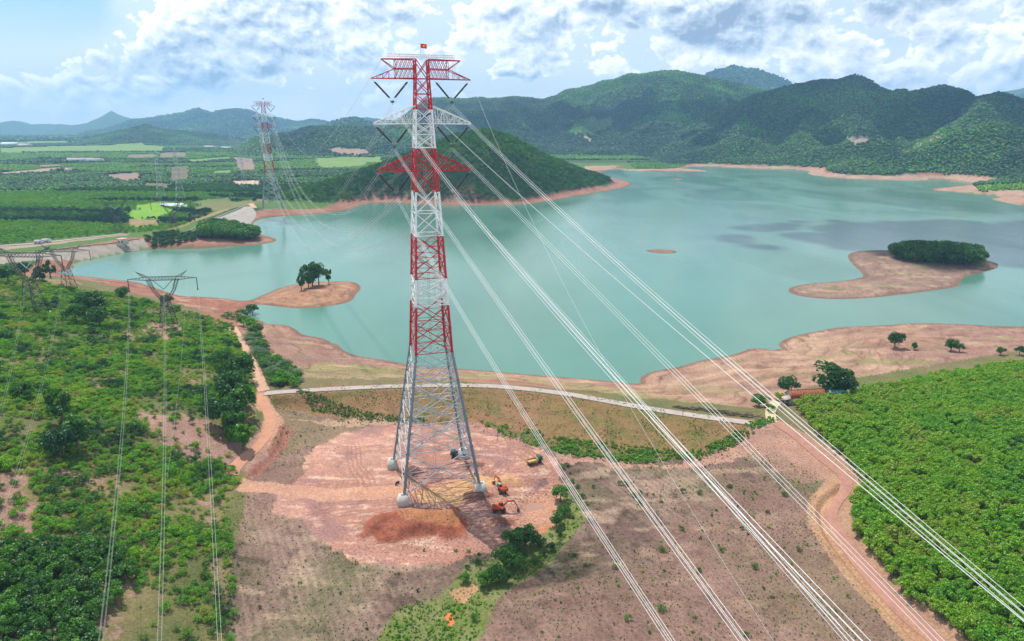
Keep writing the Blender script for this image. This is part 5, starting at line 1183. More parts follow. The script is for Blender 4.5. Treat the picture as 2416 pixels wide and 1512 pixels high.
# ------------------------------------------------------------------ older dark pylons on the left hill
def cat_pylon(loc, rot, H, label, mats=(0, 0), ins='I'):
    root = empty('lattice_pylon', loc, rot); root.scale = (H/30.0,)*3; tag(root, label, 'pylon', 'dark pylons of the old lines on the left hill')
    zw = 14.5
    leg = Bars()
    def lat(b, P, Q, n, r, w, w2=None, m=0):
        """four-legged lattice strut from P to Q"""
        P, Q = Vector(P), Vector(Q); d = (Q-P).normalized(); u = Vector((0, 1, 0)); v_ = d.cross(u).normalized(); w2 = w if w2 is None else w2
        def c(t, k): q = P.lerp(Q, t); ww = (w+(w2-w)*t)/2; return q+u*ww*(1, 1, -1, -1)[k]+v_*ww*(1, -1, -1, 1)[k]
        for k in range(4): b.bar(c(0, k), c(1, k), r, m)
        for i in range(n):
            for k in range(4): b.bar(c(i/n, k), c((i+1)/n, (k+1) % 4), r*.6, m); b.bar(c(i/n, k), c(i/n, (k+1) % 4), r*.5, m)
    r = .17
    for sx, sy in ((-1, -1), (1, -1), (1, 1), (-1, 1)):
        g = Bars(); g.bar((sx*3.6, sy*3.6, -.5), (sx*1.7, sy*1.7, zw), r, 0, 4); g.box((sx*3.6, sy*3.6, -.2), 1, 1, 1, 1); g.build('leg', [RUSTS if mats[0] else DSTL, CONC], root)
    b = Bars(); zs = [0, 5, 9.3, 12.4, zw]
    for a, c in zip(zs[:-1], zs[1:]):
        A = [Vector((sx*np.interp(a, [0, zw], [3.6, 1.7]), sy*np.interp(a, [0, zw], [3.6, 1.7]), a)) for sx, sy in ((-1, -1), (1, -1), (1, 1), (-1, 1))]
        B = [Vector((sx*np.interp(c, [0, zw], [3.6, 1.7]), sy*np.interp(c, [0, zw], [3.6, 1.7]), c)) for sx, sy in ((-1, -1), (1, -1), (1, 1), (-1, 1))]
        for k in range(4): j = (k+1) % 4; b.bar(A[k], B[j], .09, 0); b.bar(A[j], B[k], .09, 0); b.bar(B[k], B[j], .09, 0)
    b.build('bracing', [RUSTS if mats[0] else DSTL], root)
    for sx in (-1, 1):
        g = Bars(); lat(g, (sx*1.1, 0, zw), (sx*5.0, 0, zw+5.6), 5, .11, 1.3, 1.2); lat(g, (sx*5.0, 0, zw+5.6), (sx*7.2, 0, 26), 5, .11, 1.2, 1.6); g.build('window_frame', [DSTL], root)
        g = Bars()
        for sy in (-.7, .7):
            g.bar((sx*7, sy, 27), (sx*12.5, 0, 30), .11, 0); g.bar((sx*9, sy, 26.8), (sx*12.5, 0, 30), .10, 0)
            for i in range(5): t = i/5; g.bar(Vector((sx*7, sy, 27)).lerp(Vector((sx*12.5, 0, 30)), t), Vector((sx*9, sy, 26.8)).lerp(Vector((sx*12.5, 0, 30)), min(1, t+.12)), .06, 0)
        g.build('earth_wire_peak', [DSTL], root)
        g = Bars()
        for sy in (-.8, .8):
            g.bar((sx*7.2, sy, 27), (sx*16.8, 0, 26.1), .11, 0); g.bar((sx*7.2, sy, 25.2), (sx*16.8, 0, 26.1), .11, 0)
            for i in range(6): t = i/6; g.bar(Vector((sx*7.2, sy, 27)).lerp(Vector((sx*16.8, 0, 26.1)), t), Vector((sx*7.2, sy, 25.2)).lerp(Vector((sx*16.8, 0, 26.1)), min(1, t+.1)), .06, 0)
        g.build('cross_arm', [DSTL], root)
        g = Bars(); g.bar((sx*16.6, 0, 26), (sx*16.6, 0, 20.2), .2, 0, 6); g.box((sx*16.6, 0, 19.9), .7, .5, .6, 0); g.build('insulator_rod', [TEAL if mats[1] == 2 else RUSTS if mats[1] else INS], root)
        g = Bars(); g.bar((sx*4.8, 0, 25.2), (0, 0, 20.4), .14, 0, 6); g.build('insulator_rod', [TEAL if mats[1] else INS], root)
    g = Bars()
    for i in range(9):
        x0, x1 = -7.2+14.4*i/9, -7.2+14.4*(i+1)/9
        for sy in (-.8, .8):
            g.bar((x0, sy, 25.2), (x1, sy, 27), .07, 0); g.bar((x0, sy, 27), (x1, sy, 25.2), .07, 0); g.bar((x0, sy, 27), (x1, sy, 27), .11, 0); g.bar((x0, sy, 25.2), (x1, sy, 25.2), .11, 0)
        g.bar((x0, -.8, 27), (x1, .8, 27), .06, 0); g.bar((x0, .8, 25.2), (x1, -.8, 25.2), .06, 0)
    g.build('bridge_beam', [DSTL], root)
    return root
def place_pylon(bx, by, z, H, rot, label, **k):
    p = drop(bx, by, z); return cat_pylon((p.x, p.y, p.z), R(rot), H, label, **k), p
PC, pc_ = place_pylon(399, 772, 9, 27.5, 8, 'dark lattice pylon standing alone in the middle of the scrub hill above the lake', mats=(0, 0))
PA, pa_ = place_pylon(84, 740, 20, 31, -4, 'leftmost dark lattice pylon on the hill with pale V insulator', mats=(0, 1))
PB, pb_ = place_pylon(164, 684, 15, 25, 4, 'dark lattice pylon behind the leftmost one, reddish lower legs against the lake', mats=(1, 1))
PD, _ = place_pylon(280, 546, 5, 31, 10, 'faint dark lattice pylon between the plantation and the orange field behind the dam', mats=(0, 1))
PE, _ = place_pylon(411, 545, 5, 31, 10, 'faint dark lattice pylon beside the winding pale road below the second dam', mats=(0, 0))
THW = mat('thin_wire', (.36, .39, .35), .4, var=.05)
def line_from(Pw, x_off, zoff, tgt_px, label, pyl, n=2):
    q = pyl.matrix_basis @ Vector((x_off, 0, zoff)); d = ray(*tgt_px)
    # end point: where the sight line through the measured pixel meets the line's plane, about 28 m up
    t = (34-CH)/d[2]; e = Vector((d[0]*t, d[1]*t, 34)); D_ = (e-q); e2 = q+D_*1.25; P = []
    for i in range(31): s = i/30; w = q.lerp(e2, s); w.z = q.z+(34-q.z)*(s/.8)-4*5*s*(.8-s)/.64; P.append(w)
    return bundle(P, .014, .5, label, 'conductors of the old line on the left', n=n, spacer=False, m=THW)
for xo, zo, tg, nm in ((-16.6, 19.6, (238, 1512), 'left'), (0, 20, (376, 1512), 'centre'), (16.6, 19.6, (518, 1512), 'right')):
    line_from(pc_, xo, zo, tg, f'pale wires from the {nm} insulator of the middle dark pylon to the bottom edge', PC, 4)
for xo, zo, tg, nm in ((-16.6, 19.6, (-180, 1100), 'left'), (0, 20, (-60, 1180), 'centre'), (16.6, 19.6, (-20, 1300), 'right')):
    line_from(pa_, xo, zo, tg, f'faint wires from the {nm} phase of the leftmost dark pylon over the scrub', PA, 2)
q0 = PC.matrix_basis @ Vector((12.5, 0, 30))
P = [q0.lerp(Vector((-63, 112, 40)), i/30)-Vector((0, 0, 4*4*(i/30)*(1-i/30))) for i in range(31)]
o = tube_obj('ground_wire', [p-P[0] for p in P], .018, None, m=THW); o.location = P[0]; tag(o, 'single thin wire from the right horn of the middle dark pylon', 'wire')

# ------------------------------------------------------------------ far grey pylons across the plain
def slim_pylon(px, pb, pt, dist, label, arms=3, wide=.16):
    d = ray(px, pb); t = dist/math.hypot(d[0], d[1]); x, y = d[0]*t, d[1]*t; z = gz(x, y); zt = CH+elev_of(px, pt)[1]*dist; H = max(zt-z, 20)
    root = empty('grey_pylon', (x, y, z), R(20)); tag(root, label, 'pylon', 'grey pylons receding across the plain'); s = dist/1300
    g = Bars(); w0, w1 = H*.085, H*.014
    def cc(h): w = np.interp(h, [0, .5, 1], [w0, w0*.33, w1]); return [Vector((sx*w, sy*w, h*H)) for sx, sy in ((-1, -1), (1, -1), (1, 1), (-1, 1))]
    hs = [0, .14, .27, .38, .48, .57, .66, .74, .82, .9, 1]
    for k in range(4):
        l = Bars()
        for a, b in zip(hs[:-1], hs[1:]): l.bar(cc(a)[k], cc(b)[k], .22*s, 0)
        l.build('leg', [LGR], root)
    for a, b in zip(hs[:-1], hs[1:]):
        A, B = cc(a), cc(b)
        for k in range(4): j = (k+1) % 4; g.bar(A[k], B[j], .12*s, 0); g.bar(A[j], B[k], .12*s, 0); g.bar(B[k], B[j], .12*s, 0)
    g.build('lattice', [LGR], root)
    for i in range(arms):
        h = (.62, .76, .9)[i]*H
        for sd in (-1, 1):
            a = Bars(); L = H*wide*(.95 if i == 1 else .8); w = w0*.3
            for sy in (-1, 1): a.bar((0, sy*w, h), (sd*L, 0, h), .13*s, 0); a.bar((0, sy*w, h+H*.035), (sd*L, 0, h), .11*s, 0)
            a.build('cross_arm', [LGR], root)
for px, pb, pt, ds, lb in ((378, 446, 352, 1050, 'thin grey pylon on the plain left of the narrow tree block'), (424, 452, 348, 1020, 'thin grey pylon on the cleared strip right of the narrow tree block'), (575, 426, 352, 1150, 'grey lattice pylon on the bare earth patch left of the distant striped tower'), (606, 424, 350, 1180, 'grey pylon just behind the left leg of the distant striped tower'), (566, 385, 330, 1900, 'slim grey pylon in the cleared strip beyond the earth patch'),
        (548, 358, 312, 2700, 'faint grey pylon at the left of the far row'), (556, 362, 318, 2500, 'faint grey pylon second from left in the far row'), (582, 380, 322, 2000, 'faint slim grey pylon right of the cleared strip'), (541, 318, 302, 4200, 'tiny far pylon above the small lake')):
    slim_pylon(px, pb, pt, ds, lb)

# ------------------------------------------------------------------ roads
def strip(name, P, w, m, lift, label, kerb=None, kerbm=None):
    V = []; F = []; n = len(P); L = []
    for i in range(n):
        t = P[min(i+1, n-1), :2]-P[max(i-1, 0), :2]; t /= np.linalg.norm(t); nn = np.array([-t[1], t[0]])
        for k in (-1, -.33, .33, 1):
            q = P[i, :2]+nn*w/2*k; V.append((q[0], q[1], gz(q[0], q[1])+lift))
        L.append((P[i, :2]+nn*w/2, P[i, :2]-nn*w/2))
    for i in range(n-1):
        for k in range(3): a = i*4+k; F.append((a, a+1, a+5, a+4))
    o = link(name, mesh_arrays(name, V, F, [m], True)); tag(o, label, kind='structure')
    if kerb:
        for sd in (0, 1):
            b = Bars()
            for i in range(n-1):
                p, q = L[i][sd], L[i+1][sd]; b.bar((p[0], p[1], gz(*p)+.06), (q[0], q[1], gz(*q)+.06), .20, 0)
            b.build('kerb', [kerbm], o)
    return o
def resample(P, st):
    P = np.asarray(P); s = np.r_[0, np.cumsum(np.linalg.norm(np.diff(P[:, :2], axis=0), axis=1))]; q = np.arange(0, s[-1], st); return np.stack([np.interp(q, s, P[:, k]) for k in range(3)], 1)
RC = mat('road_concrete', (.40, .33, .29), .9, var=.25, scale=.5, bump=.02); RDm = mat('packed_earth', (.50, .30, .205), .95, var=.22, scale=.45, bump=.08); RP = mat('pink_earth', (.38, .19, .14), .95, var=.3, scale=.4, bump=.1)
strip('crest_road', resample(RD_CREST, 3), 4.0, RC, .12, 'pale concrete road along the dam crest between field and lake', True, mat('kerb_stone', (.22, .2, .17), .9))
strip('dirt_road', resample(RD_LEFT, 2.5), 4.2, RDm, .12, 'orange-pink dirt road coming down the hill on the left')
strip('dirt_track', resample(RD_DIRT, 2.5)[:24], 3.4, mat('orange_earth', (.48, .24, .15), .95, var=.25, scale=.4, bump=.1), .12, 'red dirt track curving from the road junction to the earth platform')
strip('dirt_track', resample(RD_RIGHT, 2.5), 3.2, RP, .13, 'winding pink dirt track along the edge of the plantation on the right')
strip('house_track', resample(RD_HOUSE, 2), 3.4, mat('sandy_earth', (.52, .42, .27), .95, var=.2, scale=.5), .14, 'short sandy track from the crest road to the house')
for nm, pts, z, w, lb in (('far_road', [(395, 537), (402, 525), (412, 512), (440, 505), (500, 500)], 5, 5, 'pale winding road below the second dam'), ('far_road', [(0, 580), (80, 574), (180, 562), (270, 552), (300, 548)], 5, 5, 'pale road running behind the first dam on the left'),
        ('far_road', [(600, 486), (588, 478), (600, 474), (628, 472)], 10, 6, 'sandy road at the top of the second dam near the distant tower')):
    strip(nm, resample(road_path(pts, z), 8), w, RC if w == 5 else RDm, .35, lb)
# walls along the dam crests
CW = mat('crest_wall', (.40, .37, .33), .9, var=.2, scale=.4)
for pts, z, lb in (([(0, 601), (60, 595), (113, 588), (192, 577), (280, 566), (336, 557)], 9, 'low parapet wall along the crest of the first dam'), ([(440, 543), (508, 513), (572, 486), (590, 482)], 9, 'pale parapet wall along the crest of the second dam')):
    P = resample(road_path(pts, z), 8); b = Bars()
    for p, q in zip(P[:-1], P[1:]): b.bar((p[0], p[1], gz(p[0], p[1])+.3), (q[0], q[1], gz(q[0], q[1])+.3), .55, 0)
    tag(b.build('parapet_wall', [CW]), lb, 'wall')

# ------------------------------------------------------------------ machines
ORG = mat('orange_paint', (.50, .085, .02), .55, var=.35, scale=2); BLK = mat('dark_rubber', (.03, .03, .032), .7); GLS = mat('cab_glass', (.04, .06, .07), .1, spec=.8); TLR = mat('teal_roof', (.20, .48, .45), .5); YEL = mat('sandy_yellow', (.55, .38, .14), .6); DGR = mat('dark_green_paint', (.03, .09, .09), .4)
def wheel(b, c, r, w, ax, m=0, mr=1):
    c = Vector(c); b.bar(c-ax*w/2, c+ax*w/2, r, m, 14)
    for sg in (-1, 1):
        n = 14; base = len(b.V); u = ax.cross(Vector((0, 0, 1))); 
        b.V.append(tuple(c+ax*sg*w*.5)); 
        for i in range(n): a = 2*math.pi*(i+.5)/n; b.V.append(tuple(c+ax*sg*w*.5+(u*math.cos(a)+Vector((0, 0, 1))*math.sin(a))*r))
        for i in range(0, n, 2): b.F.append((base, base+1+i, base+1+(i+1) % n, base+1+(i+2) % n)); b.M.append(m)
    b.bar(c-ax*(w/2+.04), c+ax*(w/2+.04), r*.45, mr, 8)
def excavator(px, py, yaw, boom_yaw, label, wheels=True, roof=None):
    p = drop(px, py, 2); root = empty('excavator', p, R(yaw)); root.scale = (.8,)*3; tag(root, label, 'excavator')
    b = Bars(); b.box((0, 0, .95), 4.2, 1.3, .45, 0); b.box((-1.9, 0, .6), .3, 2.4, .6, 0); b.bar((0, 0, 1.1), (0, 0, 1.35), .7, 0, 12); b.build('chassis', [BLK], root)
    if wheels:
        for x in (-1.4, 1.4):
            for y in (-1.05, 1.05): w = Bars(); wheel(w, (x, y, .55), .56, .5, Vector((0, 1, 0)), 0, 1); w.build('wheel', [BLK, LGR], root)
    else:
        for y in (-1.0, 1.0): w = Bars(); w.box((0, y, .5), 3.2, .55, .62, 0); w.bar((-1.6, y-.27, .5), (-1.6, y+.27, .5), .34, 0, 10); w.bar((1.6, y-.27, .5), (1.6, y+.27, .5), .34, 0, 10); w.build('track', [BLK], root)
    Q = Matrix.Rotation(R(boom_yaw), 3, 'Z')
    def T(v): return Q@Vector(v)
    b = Bars(); b.box(T((-.9, 0, 1.85)), 2.9, 2.35, .95, 0, Q); b.box(T((-2.25, 0, 1.85)), .5, 2.2, 1.1, 0, Q, .9); b.box(T((-1.2, -.4, 2.45)), 1.4, 1.2, .28, 0, Q); b.box(T((.9, -.75, 1.7)), .9, .8, .55, 0, Q); b.bar(T((-1.5, -.8, 2.5)), T((-1.5, -.8, 3.0)), .08, 1, 6); b.build('engine_house', [ORG, BLK], root)
    b = Bars(); b.box(T((.55, .68, 2.5)), 1.5, 1.0, 1.35, 0, Q, .9)
    b.build('cab', [GLS], root); b = Bars(); b.box(T((.5, .68, 3.22)), 1.45, 1.0, .1, 0, Q)
    for x, y in ((1.28, .2), (1.28, 1.16), (-.18, .2), (-.18, 1.16)): b.bar(T((x, y, 1.8)), T((x-.06, y, 3.2)), .06, 1)
    b.build('cab_roof', [roof or ORG, ORG], root)
    b = Bars(); A = [(1.0, -.1, 2.0), (2.5, -.1, 4.0), (4.9, -.1, 4.1)]
    for s_ in (-.16, .16):
        for p_, q_, r1_, r2_ in ((A[0], A[1], .24, .32), (A[1], A[2], .32, .2)): b.bar(T((p_[0], p_[1]+s_, p_[2])), T((q_[0], q_[1]+s_, q_[2])), r1_, 0, 4, r2_)
    b.bar(T((1.4, .25, 1.8)), T((2.6, .25, 3.4)), .09, 1, 6); b.bar(T((1.4, -.45, 1.8)), T((2.6, -.45, 3.4)), .09, 1, 6); b.bar(T((2.8, -.1, 4.5)), T((4.6, -.1, 4.6)), .08, 1, 6); b.build('boom', [ORG, LGR], root)
    b = Bars(); b.bar(T((4.6, -.1, 4.5)), T((6.3, -.1, 1.5)), .26, 0, 4, .15); b.build('stick', [ORG], root)
    b = Bars(); b.box(T((6.3, -.1, 1.0)), .8, 1.0, .12, 0, Q@Matrix.Rotation(.5, 3, 'Y')); b.box(T((6.0, -.1, .75)), .12, 1.0, .8, 0, Q@Matrix.Rotation(.3, 3, 'Y')); b.box(T((6.35, -.1, .4)), .8, 1.0, .1, 0, Q@Matrix.Rotation(-.4, 3, 'Y'))
    for s_ in (-.55, .35): b.box(T((6.3, s_, .75)), .75, .06, .7, 0, Q)
    for i in range(4): b.bar(T((6.7, -.5+.27*i, .35)), T((6.95, -.5+.27*i, .5)), .05, 0)
    b.build('bucket', [mat('bucket_steel', (.12, .08, .07), .6)], root); return root
excavator(1178, 1207, -5, 8, 'orange wheeled excavator with its boom stretched to the right, nearest the spoil heap', True)
excavator(1184, 1160, -80, 200, 'orange excavator with teal cab roof beside the right front footing', True, TLR)
def dumper(px, py, yaw, label, cabm, bedm):
    p = drop(px, py, 2); root = empty('dump_truck', p, R(yaw)); tag(root, label, 'truck')
    b = Bars(); b.box((0, 0, .75), 4.8, .9, .25, 0); b.build('chassis', [BLK], root)
    for x in (-1.5, 1.6):
        for y in (-.85, .85): w = Bars(); wheel(w, (x, y, .48), .48, .38, Vector((0, 1, 0)), 0, 1); w.build('wheel', [BLK, LGR], root)
    b = Bars(); b.box((1.75, 0, 1.55), 1.35, 1.9, 1.35, 0, None, .92); b.box((2.3, 0, 1.1), .5, 1.8, .5, 0); b.build('cab', [cabm], root); b = Bars(); b.box((2.42, 0, 1.85), .06, 1.6, .55, 0); b.box((1.85, .93, 1.85), .7, .05, .45, 0); b.box((1.85, -.93, 1.85), .7, .05, .45, 0); b.build('windscreen', [GLS], root)
    b = Bars(); b.box((-.75, 0, 1.02), 3.3, 2.0, .14, 0)
    for y in (-1, 1): b.box((-.75, y*.97, 1.32), 3.3, .08, .5, 0)
    b.box((.88, 0, 1.5), .08, 2.0, .9, 0); b.box((-2.38, 0, 1.3), .07, 2.0, .45, 0)
    b.build('load_bed', [bedm], root); return root
dumper(1260, 1093, 28, 'small dump truck with dark cab and sand-coloured open bed on the right of the platform', DGR, YEL)
dumper(1082, 1078, 172, 'dark green truck parked beside the rear right footing', DGR, mat('brown_bed', (.16, .10, .08), .7))
def motorbike(px, py, yaw, label):
    p = drop(px, py, 2); root = empty('motorbike', p, R(yaw)); tag(root, label, 'motorbike')
    for x in (-.65, .65): w = Bars(); wheel(w, (x, 0, .32), .32, .14, Vector((0, 1, 0)), 0, 1); w.build('wheel', [BLK, LGR], root)
    b = Bars(); b.bar((-.6, 0, .5), (.3, 0, .7), .14, 0, 6); b.bar((.65, 0, .35), (.42, 0, 1.0), .05, 0, 6); b.bar((.42, -.35, 1.02), (.42, .35, 1.02), .03, 0, 6); b.box((0, 0, .45), .5, .3, .35, 0); b.build('frame', [BLK], root)
    b = Bars(); b.box((-.3, 0, .82), .8, .28, .12, 0); b.build('seat', [BLK], root)
motorbike(937, 1142, 60, 'dark motorbike parked left inside the tower base'); motorbike(1121, 1122, 120, 'dark motorbike parked by the right leg of the tower')

# ------------------------------------------------------------------ house by the plantation
TILE = mat('rusty_roof', (.36, .105, .05), .85, var=.45, scale=1.2); SHT = mat('teal_sheet', (.28, .52, .50), .5, var=.1, scale=.5); PLS = mat('old_plaster', (.44, .38, .36), .9, var=.35, scale=.9)
def house():
    p = drop(1900, 946, 6.2); root = empty('farm_house', p, R(7)); tag(root, 'long low house with rusty red roof and weathered gable at the plantation edge', 'house')
    L, W, h, rh = 13.5, 4.6, 2.6, 1.9
    b = Bars(); b.box((0, -W/2, h/2-.2), L, .2, h+.4, 0); b.box((0, W/2, h/2-.2), L, .2, h+.4, 0)
    for x in (-L/2, L/2):
        b.box((x, 0, h/2-.2), .2, W-.2, h+.4, 0)
        i = len(b.V); 
        for xx in (x-.1, x+.1): b.V += [(xx, -W/2, h), (xx, W/2, h), (xx, 0, h+rh-.1), (xx, 0, h+rh-.1)]
        b.F += [(i, i+1, i+2, i+3), (i+5, i+4, i+7, i+6)]; b.M += [0, 0]
    b.build('wall', [PLS], root)
    for sy in (-1, 1):
        n = 13 if sy < 0 else 1
        for i in range(n):
            x0 = -L/2-.4+(L+.8)*i/n; w = (L+.8)/n-.03; g = Bars(); a = math.atan2(rh, W/2); c = Vector((x0+w/2, sy*(W/4+.15), h+rh/2-.02+random.uniform(-.02, .02))); g.box(c, w, (W/2+.5)/math.cos(a), .08, 0, Matrix.Rotation(-sy*a, 3, 'X')); g.build('roof_panel' if n > 1 else 'roof', [TILE if sy < 0 else mat('grey_roof', (.25, .22, .2), .8)], root)
    g = Bars(); g.box((0, 0, h+rh+.06), L+.9, .35, .1, 0); g.build('ridge_cap', [mat('ridge', (.2, .2, .19), .8)], root)
    g = Bars(); g.box((-L/2-.12, .3, 1.0), .06, 1.0, 2.0, 0); g.build('door', [mat('door_wood', (.13, .06, .05), .8)], root)
    for y in (-1.2,): g = Bars(); g.box((-L/2-.12, y, 1.5), .06, .8, .8, 0); g.build('window', [GLS], root)
    for x in (-4, 0, 4): g = Bars(); g.box((x, -W/2-.12, 1.4), 1, .06, .9, 0); g.build('window', [GLS], root)
    g = Bars(); g.box((-L/2-1.3, -.6, 2.0), 2.6, 3.6, .08, 0, Matrix.Rotation(-.15, 3, 'Y')); [g.bar((-L/2-2.4, y, -.3), (-L/2-2.4, y, 1.85), .07, 0) for y in (-2.2, 1.0)]; g.build('porch_roof', [mat('porch', (.45, .38, .34), .8, var=.3)], root)
    q = drop(1968, 940, 6.5); r2 = empty('metal_shed', q, R(7)); tag(r2, 'small shed with pale teal metal roof adjoining the red-roofed house', 'shed')
    g = Bars(); g.box((0, 0, 1.2), 6.6, 4.2, 2.8, 0); g.build('wall', [PLS], r2)
    for i in range(7): g = Bars(); g.box((-3.6+1.03*i+.5, 0, 2.95), 1.0, 5.2, .07, 0, Matrix.Rotation(.13, 3, 'X')); g.build('roof_panel', [SHT], r2)
house()
# log piles along the crest road
LOG = mat('dead_wood', (.14, .10, .08), .9, var=.3, scale=2); lw = resample(road_path([(1598, 962, 6.8), (1660, 970, 6.9), (1720, 979, 7), (1792, 988, 7)], 7), 1.0)
for pi, (a, b_, lb) in enumerate(((0, .2, 'thin row of dead branches, left end of the log piles'), (.22, .58, 'brushwood and log pile in the middle of the row beside the crest road'), (.6, 1, 'highest pile of grey logs beside the crest road near the house'))):
    s = lw[int(a*len(lw)):max(int(b_*len(lw)), 3)]; root = empty('log_pile', Vector((s[0, 0], s[0, 1], gz(s[0, 0], s[0, 1])))); tag(root, lb, 'wood pile', 'log piles by the crest road')
    lme = []
    for v in range(3): g = Bars(); g.bar((-1.3, 0, 0), (1.3, .1*v, .03), .13+.03*v, 0, 6, .08); lme.append(mesh_arrays('log', g.V, g.F, [LOG]))
    for i in range(38):
        q = s[rng.randint(len(s))]; o = link('log', lme[i % 3], root); x, y = q[0]+rng.uniform(-.5, .5), q[1]+rng.uniform(-.2, 1.6)
        o.location = Vector((x, y, gz(x, y)+.15+rng.uniform(0, .55+.3*pi)))-root.location; o.rotation_euler = (0, rng.uniform(-.2, .2), math.atan2(s[-1, 1]-s[0, 1], s[-1, 0]-s[0, 0])+rng.uniform(-.5, .5))
# rubble: broken rock round the footings and along the bank
rk = []
for i in range(3):
    import bmesh
    bm = bmesh.new(); bmesh.ops.create_icosphere(bm, subdivisions=1, radius=1)
    for v in bm.verts: v.co *= random.uniform(.6, 1.15); v.co.z *= .7
    me = bpy.data.meshes.new('boulder'); bm.to_mesh(me); bm.free(); me.materials.append(mat('dark_red_rock', (.19, .10, .085), .9, var=.35, scale=1.5))
    p = drop(*[(1150, 1168), (972, 1120), (1282, 1130)][i], 2); o = link('boulder', me, None, p); o.scale = (.5, .45, .4); rk.append(o)
    tag(o, ['dark reddish boulder by the right front footing', 'dark reddish boulder inside the tower base on the left', 'dark boulder on the rubble bank at the right rim'][i], 'rock')
RX, RY, RS = [], [], []
for px, py, sx, sy, n in ((1128, 1172, 6, 3, 320), (975, 1112, 3, 4, 160), (1112, 1098, 5, 2.2, 120), (1275, 1140, 5, 3, 220), (1262, 1165, 6, 3, 200), (1190, 1232, 6, 3, 160), (1230, 1180, 5, 2, 110), (980, 1240, 14, 7, 380), (900, 1290, 22, 8, 260), (1050, 1290, 16, 6, 240), (880, 1130, 18, 10, 120), (1180, 1100, 16, 9, 160), (1200, 1200, 8, 6, 150)):
    c = at(px, py, 2); RX.append(c[0]+rng.normal(0, sx*.5, n)); RY.append(c[1]+rng.normal(0, sy*.5, n)); RS.append(rng.uniform(.05, .24, n)**1.0)
RX, RY, RS = map(np.concatenate, (RX, RY, RS))
scatter('rubble', np.stack([RX, RY, gz_grid(Z, RX, RY)], 1), np.stack([RS*1.2, RS, RS*.8], 1), rng.uniform(0, 6.28, len(RS)), RS*0, rk, label='broken reddish rock scattered over the heaps and platform')
# ponds
flat_poly('muddy_pond', chaikin(polyw([(1238, 1190), (1262, 1180), (1290, 1186), (1282, 1205), (1255, 1212), (1240, 1204)], 1.5), 2, True), 1.35, water_mat('muddy_water', (.36, .2, .14), .2, .02), label='small muddy pink pond at the right edge of the platform', kind='structure')
flat_poly('stream_water', chaikin(polyw([(1046, 1452), (1062, 1445), (1074, 1462), (1070, 1480), (1078, 1500), (1066, 1530), (1054, 1500), (1058, 1475)], .9), 2, True), 1.15, water_mat('orange_water', (.55, .17, .05), .25, .02), label='orange muddy stream water at the bottom edge', kind='structure')
flat_poly('fish_pond', polyw([(376, 484), (382, 480), (430, 481), (443, 485), (440, 490), (400, 490)], 5), 6.3, water_mat('pond_water', (.5, .52, .5), .15, .02), label='pale rectangular pond among the rice fields', kind='structure')
flat_poly('far_lake', polyw([(448, 312), (480, 309), (535, 310), (540, 316), (500, 319), (455, 318)], 11), 12.5, water_mat('far_water', (.5, .55, .58), .1, .02), label='pale distant lake beyond the plain', kind='structure')
flat_poly('far_lake', polyw([(640, 307), (700, 306), (720, 310), (690, 314), (640, 313)], 11), 14, bpy.data.materials['far_water'], label='second pale distant lake behind the distant tower', kind='structure')
# intake hut and stairs on the first dam
p = drop(290, 574, 7); e = empty('intake_hut', p, R(-12)); tag(e, 'small gatehouse with pinkish roof on the stone face of the first dam', 'hut')
g = Bars(); g.box((0, 0, 3.2), 7, 5, 4.4, 0); g.build('wall', [mat('hut_wall', (.6, .52, .42), .8)], e); g = Bars(); g.box((0, 0, 5.6), 8.4, 6.4, .6, 0, None, .8); g.build('roof', [mat('hut_roof', (.5, .33, .28), .8)], e)
g = Bars(); g.box((0, -1.5, 0), 5, 3, 3, 0); g.build('pier', [CONC], e); g = Bars(); g.box((1.5, -2.54, 3.4), 1.4, .1, 1.6, 0); g.box((-1.5, -2.54, 3.4), 1.4, .1, 1.6, 0); g.build('window', [GLS], e)
a_ = drop(300, 578, 6); b_ = drop(318, 589, 1); g = Bars()
for i in range(16):
    q = a_.lerp(b_, i/15); q.z = gz(q.x, q.y)+.2; g.box(q, 2.4, 2.0, .7, 0, Matrix.Rotation(R(-30), 3, 'Z'))
tag(g.build('stair_channel', [CW]), 'concrete channel stepping down the stone dam face from the gatehouse', 'stairs')
